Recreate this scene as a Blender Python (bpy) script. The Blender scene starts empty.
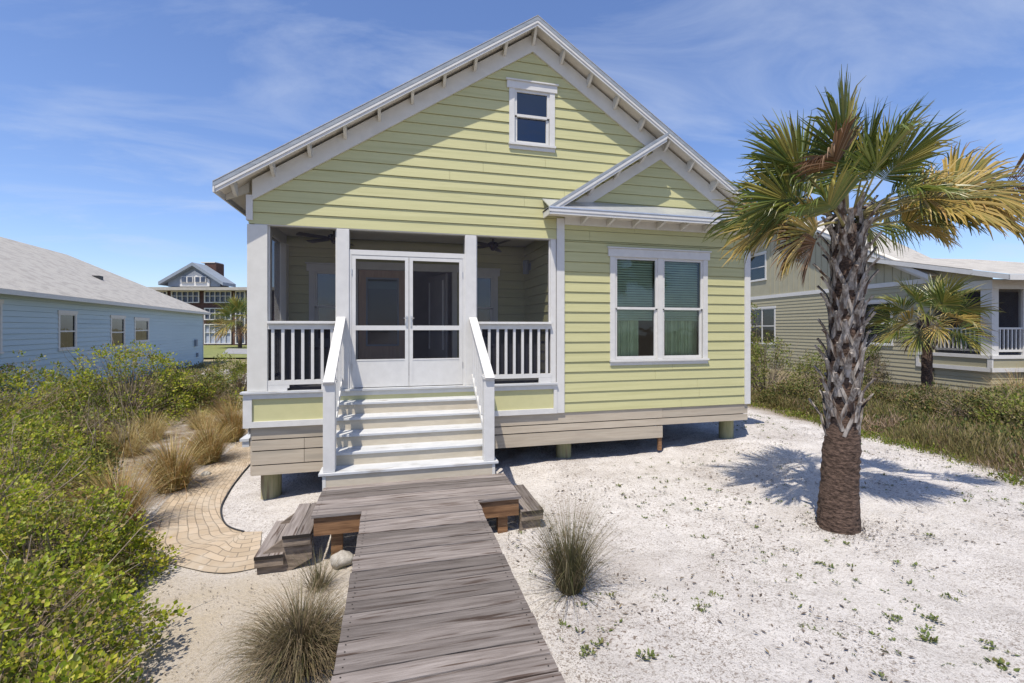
import bpy, math, random
from mathutils import Vector, Matrix, noise
random.seed(7)
PI = math.pi
scn = bpy.context.scene
COL = scn.collection
# ------------------------------------------------------------------ camera frame
TH = math.radians(14.33); CS, SN = math.cos(TH), math.sin(TH)
F = 460.0; HY = 328.0; EYE = 2.7
Y0 = 7.656                                   # front wall of the house
def cam2w(lat, d): return (lat*CS + d*SN, d*CS - lat*SN)
def at(px, d):  return cam2w((px-512)/F*d, d)
def gp(px, py, z=0.0):                       # a ground point seen at px,py
    d = F*(EYE-z)/(py-HY); x, y = at(px, d); return (x, y)
def wx(px, Y=Y0):                            # X on a plane of constant Y
    r = (px-512)/F
    return Y*(SN + r*CS)/(CS - r*SN)
def wz(px, py, Y=Y0):
    X = wx(px, Y); d = X*SN + Y*CS
    return EYE + (HY-py)*d/F
def lerp(a, b, t): return a + (b-a)*t
def sm(a, b, x):
    t = max(0, min(1, (x-a)/(b-a))); return t*t*(3-2*t)
GX = [(-60,-.25),(-30,-.2),(-4,0),(-2,.03),(-1.4,.09),(0,.17),(1.7,.25),(3,.30),(5,.37),(6.8,.5),(9,.5),(14,.35),(30,.2),(60,.1)]
def gz(x, y):
    if x <= GX[0][0]: b = GX[0][1]
    elif x >= GX[-1][0]: b = GX[-1][1]
    else:
        for (a, za), (c, zc) in zip(GX, GX[1:]):
            if a <= x <= c: b = lerp(za, zc, (x-a)/(c-a)); break
    k = 1 - sm(20, 45, math.hypot(x, y))
    n = noise.noise((x*.55, y*.55, 1.3))*.045 + noise.noise((x*1.9, y*1.9, 4))*.02
    # swept flat under the paved walk
    return b*(.3+.7*k) + n*k*(1-sm(-1.0,-2.0,x)*sm(-6,-4.2,x)*.85) 
# ------------------------------------------------------------------ materials
def nd(nt, t, **kw):
    n = nt.nodes.new(t)
    for k, v in kw.items():
        if hasattr(n, k) and k not in n.inputs: setattr(n, k, v)
    return n
def mat(name, c1, c2=None, scale=6.0, rough=.75, stretch=(1,1,1), bump=0.0, bscale=None, rnd=0.0, isl=None, spec=.3,
        detail=6, coat=None, trans=0.0, metal=0.0, cc=(.35,.65), c3=None, s3=1.0, t3=(.55,.65)):
    """two-colour noise material. isl: colours picked per mesh island; rnd: brightness change per object"""
    m = bpy.data.materials.new(name); m.use_nodes = True; nt = m.node_tree; L = nt.links
    b = nt.nodes['Principled BSDF']; b.inputs['Roughness'].default_value = rough
    b.inputs['Specular IOR Level'].default_value = spec; b.inputs['Metallic'].default_value = metal
    tc = nd(nt, 'ShaderNodeTexCoord'); mp = nd(nt, 'ShaderNodeMapping'); mp.inputs['Scale'].default_value = stretch
    oi = nd(nt, 'ShaderNodeObjectInfo')
    L.new(tc.outputs['Object'], mp.inputs['Vector'])
    if rnd:
        ad = nd(nt, 'ShaderNodeVectorMath', operation='MULTIPLY_ADD')
        cb = nd(nt, 'ShaderNodeCombineXYZ')
        for k in range(3): L.new(oi.outputs['Random'], cb.inputs[k])
        L.new(cb.outputs[0], ad.inputs[0]); ad.inputs[1].default_value = (37, 53, 71); L.new(mp.outputs[0], ad.inputs[2])
        vec = ad.outputs[0]
    else: vec = mp.outputs[0]
    nz = nd(nt, 'ShaderNodeTexNoise'); nz.inputs['Scale'].default_value = scale; nz.inputs['Detail'].default_value = detail
    nz.inputs['Roughness'].default_value = .6; L.new(vec, nz.inputs['Vector'])
    if isl:
        ge = nd(nt, 'ShaderNodeNewGeometry'); rp = nd(nt, 'ShaderNodeValToRGB'); e = rp.color_ramp.elements
        n = len(isl); e[0].color = (*isl[0], 1); e[0].position = 0; e[1].color = (*isl[-1], 1); e[1].position = 1
        for i in range(1, n-1):
            q = e.new(i/(n-1)); q.color = (*isl[i], 1)
        L.new(ge.outputs['Random Per Island'], rp.inputs[0]); col = rp.outputs[0]
    else:
        rp = nd(nt, 'ShaderNodeValToRGB'); e = rp.color_ramp.elements
        e[0].color = (*c1, 1); e[0].position = cc[0]; e[1].color = (*(c2 or c1), 1); e[1].position = cc[1]
        L.new(nz.outputs[0], rp.inputs[0]); col = rp.outputs[0]
    if c3:
        n3 = nd(nt, 'ShaderNodeTexNoise'); n3.inputs['Scale'].default_value = s3; n3.inputs['Detail'].default_value = 8; L.new(vec, n3.inputs['Vector'])
        r3 = nd(nt, 'ShaderNodeMapRange'); r3.inputs[1].default_value = t3[0]; r3.inputs[2].default_value = t3[1]
        L.new(n3.outputs[0], r3.inputs[0])
        mx = nd(nt, 'ShaderNodeMix', data_type='RGBA'); L.new(r3.outputs[0], mx.inputs[0]); L.new(col, mx.inputs[6]); mx.inputs[7].default_value = (*c3, 1)
        col = mx.outputs[2]
    if rnd:
        mr = nd(nt, 'ShaderNodeMapRange'); mr.inputs[3].default_value = 1-rnd; mr.inputs[4].default_value = 1+rnd
        L.new(oi.outputs['Random'], mr.inputs[0])
        hs = nd(nt, 'ShaderNodeHueSaturation'); L.new(mr.outputs[0], hs.inputs['Value']); L.new(col, hs.inputs['Color']); col = hs.outputs[0]
    L.new(col, b.inputs['Base Color'])
    if bump:
        bp = nd(nt, 'ShaderNodeBump'); bp.inputs['Strength'].default_value = 1; bp.inputs['Distance'].default_value = bump
        if bscale:
            n2 = nd(nt, 'ShaderNodeTexNoise'); n2.inputs['Scale'].default_value = bscale; n2.inputs['Detail'].default_value = 5; L.new(vec, n2.inputs['Vector'])
            L.new(n2.outputs[0], bp.inputs['Height'])
        else: L.new(nz.outputs[0], bp.inputs['Height'])
        L.new(bp.outputs[0], b.inputs['Normal'])
    if trans:
        tr = nd(nt, 'ShaderNodeBsdfTranslucent'); L.new(col, tr.inputs['Color'])
        ms = nd(nt, 'ShaderNodeMixShader'); ms.inputs[0].default_value = trans
        L.new(b.outputs[0], ms.inputs[1]); L.new(tr.outputs[0], ms.inputs[2])
        L.new(ms.outputs[0], nt.nodes['Material Output'].inputs[0])
    return m
M = {}
M['siding'] = mat('yellow_green_siding', (.445,.432,.225), (.478,.465,.248), 3, .6, (.35,1,9), .0012, 60, rnd=.0, c3=(.42,.41,.21), s3=1.2)
M['siding_board'] = mat('yellow_green_board', (.47,.455,.245), (.50,.48,.26), 4, .6)
M['white'] = mat('white_painted_wood', (.55,.545,.525), (.59,.585,.565), 9, .5, bump=.0006, c3=(.53,.525,.515), s3=3.2, t3=(.55,.75))
M['cream'] = mat('cream_painted_wood', (.55,.54,.50), (.59,.58,.54), 7, .55, bump=.0006, c3=(.51,.50,.46), s3=2.6, t3=(.55,.78))
M['tan'] = mat('tan_riser_paint', (.46,.405,.315), (.51,.455,.355), 8, .6, (1,1,4), .0008, c3=(.42,.37,.28), s3=2.2, t3=(.5,.75))
M['tan_skirt'] = mat('tan_skirt_paint', (.38,.325,.255), (.44,.385,.305), 6, .7, (.4,1,5), .001, c3=(.34,.30,.24), s3=1.6, rnd=.07)
M['tread'] = mat('tread_paint', (.44,.455,.465), (.52,.53,.535), 9, .5, (.5,1,1), c3=(.33,.32,.30), s3=5, t3=(.58,.7))
M['soffit'] = mat('soffit_paint', (.60,.56,.48), (.66,.62,.54), 5, .6, (1,1,1), .001)
M['metal'] = mat('galvalume_drip_edge', (.55,.57,.60), (.62,.64,.67), 8, .32, metal=.6)
M['drip'] = mat('weathered_drip_metal', (.22,.25,.28), (.30,.33,.36), 5, .5, (.6,3,3))
M['shingle'] = mat('shingle_grey', (.30,.30,.30), (.42,.41,.40), 30, .9, (1,1,1), .004, rnd=0)
M['shingle_pale'] = mat('shingle_pale', (.33,.315,.285), (.44,.42,.38), 26, .9, (1,1,3), .01, 30, c3=(.30,.285,.26), s3=2.2, t3=(.45,.65))
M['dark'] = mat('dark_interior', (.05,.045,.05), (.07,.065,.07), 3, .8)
M['attic_blue'] = mat('attic_backing_blue', (.10,.20,.42), (.12,.22,.45), 3, .8)  # even blue for the sheet behind the attic panes
M['interior'] = mat('interior_plaster', (.30,.29,.29), (.34,.33,.32), 3, .8)
M['door'] = mat('tan_stained_door', (.36,.25,.17), (.42,.30,.21), 5, .45, (6,1,.6))
M['pile'] = mat('treated_pile', (.24,.24,.12), (.36,.33,.20), 5, .85, (4,4,.5), .006, c3=(.19,.14,.09), s3=1.6, rnd=.1)
M['beam'] = mat('brown_beam', (.10,.055,.035), (.15,.085,.05), 5, .8)
M['blue'] = mat('blue_siding', (.39,.50,.56), (.43,.54,.60), 2, .6, (.3,1,6), .001, c3=(.37,.475,.535), s3=.5)
M['olive'] = mat('olive_tan_siding', (.325,.30,.205), (.355,.33,.225), 2, .6, (1,.3,6), .001)
M['batten'] = mat('olive_batten_wall', (.335,.315,.225), (.365,.345,.25), 2, .6)
M['brick'] = mat('dark_red_brick', (.06,.033,.028), (.10,.05,.04), 3, .8)
M['greywall'] = mat('pale_grey_cladding', (.20,.235,.28), (.24,.275,.32), 2, .7)
M['louver'] = mat('shade_slats', (.30,.34,.42), (.36,.40,.48), 2, .6, (.1,.1,6))
M['deckwood'] = mat('weathered_deck', (.11,.092,.082), (.25,.222,.205), 7, .85, (.30,4.4,4.4), .009, 14, rnd=.34, detail=12, cc=(.30,.72), c3=(.07,.05,.04), s3=6, t3=(.57,.66), spec=.25)
M['newwood'] = mat('brown_rim_joist', (.11,.055,.027), (.27,.15,.075), 6, .75, (.5,5,7), .002, rnd=.1, detail=8)
M['stringer'] = mat('grey_brown_stringer', (.12,.095,.075), (.26,.21,.165), 7, .85, (1,1,5), .003, rnd=.1)
M['stone'] = mat('rough_stone', (.28,.26,.23), (.44,.42,.38), 14, .9, bump=.01)
M['bark_low'] = mat('palm_bark_brown', (.030,.019,.014), (.135,.09,.068), 11, .95, (1.6,1.6,3.4), .035, None, detail=9)
M['boot'] = mat('palm_boot_grey', (.085,.07,.058), (.40,.365,.33), 8, .95, (4,4,.8), .010, isl=None, detail=10, cc=(.34,.64), c3=(.09,.06,.045), s3=3.5, t3=(.5,.62))
M['green'] = mat('gr', (.1,.1,.1))
def leafm(name, cols, rough=.5, trans=.3, spec=.35): return mat(name, cols[0], isl=cols, rough=rough, trans=trans, spec=spec)
M['frond_g'] = leafm('frond_green', [(.05,.085,.018),(.10,.14,.026),(.19,.20,.04),(.11,.15,.03),(.30,.25,.06),(.065,.10,.02)], .36, .2, .5)
M['frond_y'] = leafm('frond_gold', [(.28,.22,.045),(.42,.29,.075),(.19,.18,.035),(.50,.36,.12),(.34,.24,.055),(.10,.12,.025),(.50,.30,.10)], .42, .2, .5)
M['frond_b'] = leafm('frond_brown', [(.13,.065,.03),(.20,.11,.055),(.09,.045,.025),(.28,.19,.12),(.16,.08,.035)], .8, .15)
M['petiole'] = mat('petiole', (.20,.19,.07), (.30,.25,.11), 6, .5)
M['bush_y'] = leafm('shrub_yellow_green', [(.22,.29,.02),(.37,.42,.03),(.48,.49,.045),(.26,.34,.025),(.13,.19,.018),(.34,.24,.12),(.55,.50,.07),(.32,.38,.028)], .45, .48)
M['bush_g'] = leafm('shrub_green', [(.10,.15,.022),(.17,.22,.03),(.24,.28,.04),(.13,.17,.025),(.24,.18,.09),(.31,.32,.055)], .5, .36)
M['bush_d'] = leafm('shrub_olive', [(.05,.08,.018),(.09,.12,.025),(.17,.17,.045),(.065,.095,.02),(.24,.15,.06),(.14,.17,.03)], .6, .25)
M['scrub'] = leafm('scrub_brown_green', [(.15,.135,.05),(.21,.17,.075),(.12,.135,.035),(.27,.21,.11),(.16,.155,.045),(.23,.17,.075)], .8, .2)
M['twig'] = mat('twig', (.17,.13,.09), (.30,.25,.19), 8, .9)
M['deadtwig'] = leafm('dead_twig', [(.32,.24,.17),(.22,.15,.10),(.40,.31,.23),(.28,.18,.10)], .9, .1)
M['straw'] = leafm('grass_straw', [(.50,.38,.17),(.58,.47,.25),(.40,.28,.11),(.32,.29,.09),(.62,.53,.32)], .7, .3)
M['rust'] = leafm('grass_rust', [(.30,.155,.05),(.38,.22,.07),(.23,.185,.045),(.19,.165,.04),(.46,.33,.14),(.26,.11,.04)], .7, .3)
M['rush'] = leafm('rush_green', [(.06,.07,.025),(.10,.10,.04),(.15,.125,.06),(.08,.085,.03),(.21,.18,.11)], .6, .2)
M['muhly'] = leafm('clump_grass', [(.13,.095,.055),(.19,.145,.085),(.26,.20,.12),(.11,.09,.05),(.14,.13,.05)], .7, .2)
M['lawn'] = mat('lawn_green', (.13,.155,.045), (.22,.225,.08), 2.5, .9, bump=.03)
M['road'] = mat('road_asphalt', (.22,.22,.22), (.28,.28,.28), 3, .9)
M['litter'] = leafm('litter', [(.08,.06,.045),(.15,.12,.095),(.05,.038,.03),(.19,.15,.09)], .9, .0)
M['sprout'] = leafm('sprout', [(.09,.13,.03),(.14,.17,.04),(.07,.10,.025),(.17,.15,.05)], .6, .2)
M['cloth'] = mat('curtain_cloth', (.48,.56,.44), (.56,.64,.51), 5, .9)
M['blind'] = mat('blind_slat', (.50,.58,.52), (.56,.64,.58), 5, .5)
M['fan'] = mat('fan_dark', (.05,.035,.03), (.08,.055,.045), 5, .4)
M['screw'] = mat('screw_head',(.02,.016,.014),(.03,.025,.02),3,.6)
M['steel'] = mat('handle_metal', (.5,.5,.5), (.6,.6,.6), 5, .3, metal=.9)
M['black'] = mat('black_plastic', (.03,.03,.03), (.04,.04,.04), 5, .5)
def glassm(name, tint, mixf, rough=.02):
    m = bpy.data.materials.new(name); m.use_nodes = True; nt = m.node_tree; L = nt.links; nt.nodes.remove(nt.nodes['Principled BSDF'])
    t = nd(nt,'ShaderNodeBsdfTransparent'); t.inputs[0].default_value = (*tint,1)
    g = nd(nt,'ShaderNodeBsdfGlossy'); g.inputs['Roughness'].default_value = rough; g.inputs[0].default_value = (.9,.95,1,1)
    fr = nd(nt,'ShaderNodeFresnel'); fr.inputs[0].default_value = 1.5
    ad = nd(nt,'ShaderNodeMath', operation='ADD'); ad.use_clamp = True; ad.inputs[1].default_value = mixf; L.new(fr.outputs[0], ad.inputs[0])
    nz = nd(nt,'ShaderNodeTexNoise'); nz.inputs['Scale'].default_value = 1.6; bp = nd(nt,'ShaderNodeBump'); bp.inputs['Distance'].default_value = .004
    L.new(nz.outputs[0], bp.inputs['Height']); L.new(bp.outputs[0], g.inputs['Normal'])
    ms = nd(nt,'ShaderNodeMixShader'); L.new(ad.outputs[0], ms.inputs[0]); L.new(t.outputs[0], ms.inputs[1]); L.new(g.outputs[0], ms.inputs[2])
    L.new(ms.outputs[0], nt.nodes['Material Output'].inputs[0]); return m
M['glass'] = glassm('window_glass', (.86,.95,.84), .02)
M['glass_sky'] = glassm('upper_window_glass', (.22,.26,.36), .12)
M['glass_blue'] = glassm('attic_window_glass', (.08,.14,.28), .06)
def screenm():
    m = bpy.data.materials.new('insect_screen'); m.use_nodes = True; nt = m.node_tree; L = nt.links; b = nt.nodes['Principled BSDF']
    b.inputs['Base Color'].default_value = (.006,.006,.014,1); b.inputs['Roughness'].default_value = .7
    t = nd(nt,'ShaderNodeBsdfTransparent'); ms = nd(nt,'ShaderNodeMixShader'); ms.inputs[0].default_value = .42
    L.new(t.outputs[0], ms.inputs[1]); L.new(b.outputs[0], ms.inputs[2]); L.new(ms.outputs[0], nt.nodes['Material Output'].inputs[0]); return m
M['screen'] = screenm()
M['dense_screen'] = screenm(); M['dense_screen'].node_tree.nodes['Mix Shader'].inputs[0].default_value = .86; M['dense_screen'].node_tree.nodes['Principled BSDF'].inputs['Base Color'].default_value=(.008,.008,.02,1)  # denser, darker screen for the openings behind the balusters
M['side_screen'] = screenm(); M['side_screen'].node_tree.nodes['Mix Shader'].inputs[0].default_value = .68; M['side_screen'].node_tree.nodes['Principled BSDF'].inputs['Base Color'].default_value=(.02,.025,.06,1)
M['glass_dark'] = glassm('door_glass',(.3,.34,.33),.02)
M['glass_far'] = mat('dark_far_glass',(.04,.055,.09),(.08,.10,.14),1,.25)
# ------------------------------------------------------------------ mesh builder
class MB:
    def __init__(s): s.v=[]; s.f=[]; s.uv=None
    def q(s, *p):
        i=len(s.v); s.v += [tuple(a) for a in p]; s.f.append(tuple(range(i,i+len(p)))); return s
    def box(s, x0,x1,y0,y1,z0,z1):
        i=len(s.v); s.v += [(x0,y0,z0),(x1,y0,z0),(x1,y1,z0),(x0,y1,z0),(x0,y0,z1),(x1,y0,z1),(x1,y1,z1),(x0,y1,z1)]
        s.f += [tuple(i+k for k in t) for t in ((0,3,2,1),(4,5,6,7),(0,1,5,4),(1,2,6,5),(2,3,7,6),(3,0,4,7))]; return s
    def prism(s, pts, axis, a, b):             # polygon pts (2D) extruded along axis from a to b
        def P(u,v,w): return {'x':(w,u,v),'y':(u,w,v),'z':(u,v,w)}[axis]
        n=len(pts); i=len(s.v); s.v += [P(u,v,a) for u,v in pts]+[P(u,v,b) for u,v in pts]
        s.f.append(tuple(range(i,i+n))); s.f.append(tuple(reversed(range(i+n,i+2*n))))
        for k in range(n): j=(k+1)%n; s.f.append((i+k,i+n+k,i+n+j,i+j))
        return s
    def tube(s, pts, rad, n=8, cap=True):
        pts=[Vector(p) for p in pts]; i0=len(s.v); m=len(pts)
        up=Vector((0,0,1))
        for k,p in enumerate(pts):
            t=(pts[min(k+1,m-1)]-pts[max(k-1,0)]).normalized()
            a=t.cross(up)
            if a.length<.1: a=t.cross(Vector((0,1,0)))
            a.normalize(); b=a.cross(t); r=rad[k] if isinstance(rad,(list,tuple)) else rad
            for j in range(n):
                an=2*PI*j/n; s.v.append(tuple(p+(a*math.cos(an)+b*math.sin(an))*r))
        for k in range(m-1):
            for j in range(n): s.f.append((i0+k*n+j,i0+k*n+(j+1)%n,i0+(k+1)*n+(j+1)%n,i0+(k+1)*n+j))
        if cap: s.f.append(tuple(i0+j for j in range(n))); s.f.append(tuple(i0+(m-1)*n+j for j in reversed(range(n))))
        return s
    def beam(s, p, q, w, h):                   # rectangular bar, w sideways, h upright
        p=Vector(p); q=Vector(q); t=(q-p).normalized(); a=t.cross(Vector((0,0,1)))
        if a.length<.05: a=Vector((1,0,0))
        a.normalize(); b=a.cross(t); i=len(s.v)
        for c in (p,q):
            for sa,sb in ((-1,-1),(1,-1),(1,1),(-1,1)): s.v.append(tuple(c+a*sa*w/2+b*sb*h/2))
        s.f += [tuple(i+k for k in t_) for t_ in ((0,1,2,3),(7,6,5,4),(0,4,5,1),(1,5,6,2),(2,6,7,3),(3,7,4,0))]; return s
    def build(s, name, m, parent=None, smooth=False, bevel=0):
        me=bpy.data.meshes.new(name); me.from_pydata(s.v,[],s.f); me.update()
        me.materials.append(m if not isinstance(m,str) else M[m])
        if smooth: me.polygons.foreach_set('use_smooth',[True]*len(me.polygons))
        o=bpy.data.objects.new(name,me); COL.objects.link(o)
        if parent: o.parent=parent
        if bevel:
            b=o.modifiers.new('bevel','BEVEL'); b.width=bevel; b.segments=2; b.limit_method='ANGLE'
        return o
def empty(name, label, cat, loc=(0,0,0), rz=0, group=None):
    o=bpy.data.objects.new(name,None); COL.objects.link(o); o.location=loc; o.rotation_euler=(0,0,rz); o.empty_display_size=.1
    o['label']=label; o['category']=cat
    if group: o['group']=group
    return o
def tag(o,label,cat,group=None,kind=None):
    o['label']=label; o['category']=cat
    if group: o['group']=group
    if kind: o['kind']=kind
    return o
def struct(o,label=None,cat=None):
    o['kind']='structure'
    if label: o['label']=label
    if cat: o['category']=cat
    return o
def cut(iv, a, b):
    out=[]
    for (p,q) in iv:
        if b<=p or a>=q: out.append((p,q)); continue
        if a>p: out.append((p,a))
        if b<q: out.append((b,q))
    return out
def siding(mb, place, z0, z1, ex, span, holes=(), lap=.016, base=.004, joints=None):
    """lapped boards. place(u,out,z)->3D, span(z)->(u0,u1), holes=[(u0,u1,z0,z1)]"""
    z=z0
    rng=random.Random(5)
    while z<z1-1e-4:
        zt=min(z+ex,z1); a0,b0=span(z); a1,b1=span(zt); zm=(z+zt)/2
        iv=[(0.0,1.0)]
        segs=[]
        if b0-a0>.02:
            iv=[(a0,b0)]
            for (h0,h1,k0,k1) in holes:
                if k0<zm<k1: iv=cut(iv,h0,h1)
            for (p,q) in iv:
                p1=a1 if p==a0 else p; q1=b1 if q==b0 else q
                if q1<p1: q1=p1=(p1+q1)/2
                jo = lap*rng.uniform(.85,1.15)
                if joints and q-p>joints:
                    c=p+(q-p)*rng.uniform(.25,.75); parts=[(p,c-.002,p1,c-.002),(c+.002,q,c+.002,q1)]
                else: parts=[(p,q,p1,q1)]
                for (s,e,s1,e1) in parts:
                    A=place(s,base+jo,z); B=place(e,base+jo,z); Cc=place(e1,base,zt-.006); D=place(s1,base,zt-.006)
                    A2=place(s,-.012,z-.0); B2=place(e,-.012,z)
                    mb.q(D,Cc,place(e1,-.03,zt-.006),place(s1,-.03,zt-.006)); mb.q(place(s,-.024,z-.008),place(e,-.024,z-.008),place(e1,-.024,zt+.004),place(s1,-.024,zt+.004))
                    mb.q(A,B,Cc,D); mb.q(A2,B2,B,A)
                    mb.q(place(s,-.01,z),A,D,place(s1,-.01,zt)); mb.q(B,place(e,-.01,z),place(e1,-.01,zt),Cc)
        z=zt
# =================================================================== MAIN HOUSE
house=empty('beach_cottage','yellow green lap sided cottage with screened front porch standing on round wooden piles','house',(2.32,Y0,0))
HOFF=Vector((2.32,Y0,0))
def hb(mb,name,m,parent=None,smooth=False,bevel=0):
    o=mb.build(name,m,parent or house,smooth,bevel)
    if not parent: o.location=-HOFF
    return o
def sub_anchor(name, first_mb, m, **k): return hb(first_mb,name,m,None,**k)
XL,XR,XC=-2.133,6.775,2.319; DECK=1.745; SK=1.207; BACK=Y0+11.5
PX0,PX1=-1.855,2.70; SOF=4.266; CEIL=4.44; PB=9.47
SL=.655
def frieze_low(x): return EYE+4.78-SL*abs(x-XC)
def spanwall(z):
    # rows above the porch opening, clipped by the rake friezes (with tuck under the board)
    if z<SOF-.001: return (PX1+.03,XR-.02)
    h=(EYE+4.78+.10-z)/SL
    return (max(XL+.02,XC-h),min(XR-.02,XC+h))
W1=(3.80,5.815,2.035,4.10)      # bay window hole (inside trims)
W2=(1.91,2.715,5.80,6.91)
mb=MB()
pl=lambda u,o,z:(u,Y0-o,z)
siding(mb,pl,SK+.003,SOF,.178,lambda z:(PX1+.1,XR-.02),[(W1[0],W1[1],W1[2],W1[3]+.02)],joints=2.5)
siding(mb,pl,SOF,EYE+4.86,.178,spanwall,[W1,W2],joints=2.8)
hb(mb,'front_siding','siding')
# side and rear walls
mb=MB()
siding(mb,lambda u,o,z:(XR+o,u,z),SK,EYE+1.95,.178,lambda z:(Y0+.02,BACK))
siding(mb,lambda u,o,z:(XL-o,u,z),SK,EYE+1.95,.178,lambda z:(PB,BACK))
siding(mb,lambda u,o,z:(u,BACK+o,z),SK,EYE+4.7,.178,lambda z:(XL,XR) if z<EYE+1.9 else (XC-(EYE+4.8-z)/SL,XC+(EYE+4.8-z)/SL))
hb(mb,'side_siding','siding')
# light-tight inner box of the rooms behind
mb=MB(); 
mb.q((XL+.05,PB+.12,SK),(XL+.05,BACK-.05,SK),(XL+.05,BACK-.05,EYE+1.9),(XL+.05,PB+.12,EYE+1.9))
mb.q((XR-.05,Y0+.1,SK),(XR-.05,BACK-.05,SK),(XR-.05,BACK-.05,EYE+1.9),(XR-.05,Y0+.1,EYE+1.9))
mb.q((XL,BACK-.05,SK),(XR,BACK-.05,SK),(XR,BACK-.05,EYE+1.9),(XL,BACK-.05,EYE+1.9))
mb.q((PX1+.12,Y0+3.2,DECK),(XR-.06,Y0+3.2,DECK),(XR-.06,Y0+3.2,CEIL),(PX1+.12,Y0+3.2,CEIL))
mb.q((-.2,PB+3.5,DECK),(PX1+.12,PB+3.5,DECK),(PX1+.12,PB+3.5,CEIL),(-.2,PB+3.5,CEIL))
hb(mb,'inner_wall','interior')
mb=MB(); mb.box(XL+.04,XR-.04,Y0+.1,BACK-.06,DECK-.22,DECK-.03)
hb(mb,'floor_platform','beam')
mb=MB(); mb.box(XL+.05,XR-.05,Y0+.02,BACK-.06,CEIL+.001,CEIL+.03); hb(mb,'ceiling','soffit')
mb=MB()  # beam boxes above the porch opening, its inner face and the sub-fascia under the siding
mb.box(XL+.012,PX1,Y0+.006,Y0+.16,SOF+.004,CEIL)
mb.box(XL+.02,XL+.16,Y0+.17,PB-.01,SOF+.004,CEIL)
hb(mb,'porch_beam','cream')
mb=MB(); mb.box(XL+.1,PX1+.05,Y0-.012,Y0+.16,SOF-.012,SOF+.002); hb(mb,'beam_trim','white')
# porch floor boards
mb=MB()
y=Y0+.05
while y<PB-.02:
    mb.box(XL+.05,PX1,y,y+.132,DECK-.03,DECK-.004); y+=.138
hb(mb,'porch_floor','tread')
# back wall of porch and the bay's side wall
WL=(wx(311,PB),wx(352,PB),wz(311,270,PB)-1.45,wz(311,266,PB))
DR=(wx(358,PB),wx(452,PB),DECK,DECK+2.10)
WR=(wx(462,PB),wx(496,PB),WL[2],WL[3])
mb=MB()
siding(mb,lambda u,o,z:(u,PB-o,z),DECK,CEIL+.0,.178,lambda z:(XL+.1,PX1),[(WL[0],WL[1],WL[2],WL[3]),DR,(WR[0],WR[1],WR[2],WR[3])])
siding(mb,lambda u,o,z:(PX1-o,u,z),DECK,CEIL,.178,lambda z:(Y0+.03,PB))
hb(mb,'porch_back_siding','siding')
# windows ------------------------------------------------------------------
def window(parent, off, x0,x1,z0,z1, y, head=.15, side=.085, sill=.10, depth=.03, units=1, glass='glass', trim='white', name='window', blinds=True, ear=.04, meet=.5):
    """rectangular opening x0..x1,z0..z1 in a wall at y facing -y (parent local space + off)"""
    def B(mb,nm,m,p):
        o=mb.build(nm,m,p); 
        if p is parent: o.location=off
        return o
    t=MB(); 
    t.box(x0-side,x0,y-depth,y,z0,z1); t.box(x1,x1+side,y-depth,y,z0,z1)
    root=B(t,name,trim,parent)
    h=MB(); h.box(x0-side-ear,x1+side+ear,y-depth-.012,y,z1,z1+head-.025); h.box(x0-side-ear-.02,x1+side+ear+.02,y-depth-.035,y,z1+head-.023,z1+head); B(h,'head_trim',trim,root)
    s=MB(); s.box(x0-side-.01,x1+side+.01,y-depth-.035,y,z0-.035,z0-.001); s.box(x0-side,x1+side,y-depth,y,z0-sill,z0-.037); B(s,'sill',trim,root)
    W=(x1-x0); n=units; mull=.10 if n>1 else 0; uw=(W-mull*(n-1))/n
    if n>1:
        k=MB()
        for i in range(1,n): k.box(x0+uw*i+mull*(i-1),x0+uw*i+mull*i,y-depth+.003,y+.03,z0,z1)
        B(k,'mullion',trim,root)
    zm=lerp(z0,z1,meet)
    for i in range(n):
        a=x0+i*(uw+mull); b=a+uw; fr=MB(); w=.045
        fr.box(a,a+w,y-.012,y+.03,zm,z1); fr.box(b-w,b,y-.012,y+.03,zm,z1); fr.box(a+w,b-w,y-.012,y+.03,z1-w,z1); fr.box(a+w,b-w,y-.012,y+.03,zm-.02,zm+.025)
        w2=.055
        fr.box(a,a+w2,y+.012,y+.05,z0,zm-.022); fr.box(b-w2,b,y+.012,y+.05,z0,zm-.022); fr.box(a+w2,b-w2,y+.012,y+.05,z0,z0+.06)
        B(fr,'sash',trim,root)
        g=MB(); g.q((a+w,y+.01,zm),(b-w,y+.01,zm),(b-w,y+.01,z1-w),(a+w,y+.01,z1-w)); B(g,'pane',glass,root)
        g=MB(); g.q((a+w2,y+.034,z0+.05),(b-w2,y+.034,z0+.05),(b-w2,y+.034,zm-.01),(a+w2,y+.034,zm-.01)); B(g,'pane',glass,root)
        if blinds:
            bl=MB(); z=zm-.22 if blinds is True else z1-.06-blinds
            zt=z1-.03
            while z<zt:
                bl.q((a+.05,y+.07,z),(b-.05,y+.07,z),(b-.05,y+.095,z+.036),(a+.05,y+.095,z+.036)); z+=.045
            B(bl,'blind','blind',root)
    return root
H0=-HOFF
window(house,H0,W1[0]+.085,W1[1]-.085,W1[2]+.085,W1[3]-.10,Y0,head=.17,side=.10,units=2)
window(house,H0,W2[0]+.085,W2[1]-.085,W2[2]+.075,W2[3]-.10,Y0,head=.15,side=.095,glass='glass_blue',blinds=False,meet=.52)
bk=MB(); bk.box(W2[0],W2[1],Y0+.3,Y0+.32,W2[2]-.1,W2[3]+.1); hb(bk,'attic_backing','attic_blue')
window(house,H0,WL[0]+.07,WL[1]-.07,WL[2]+.08,WL[3]-.1,PB-.02,head=.16,side=.10,glass='glass_sky',blinds=False)
window(house,H0,WR[0]+.07,WR[1]-.07,WR[2]+.08,WR[3]-.1,PB-.02,head=.16,side=.10,glass='glass_sky',blinds=False)
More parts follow.
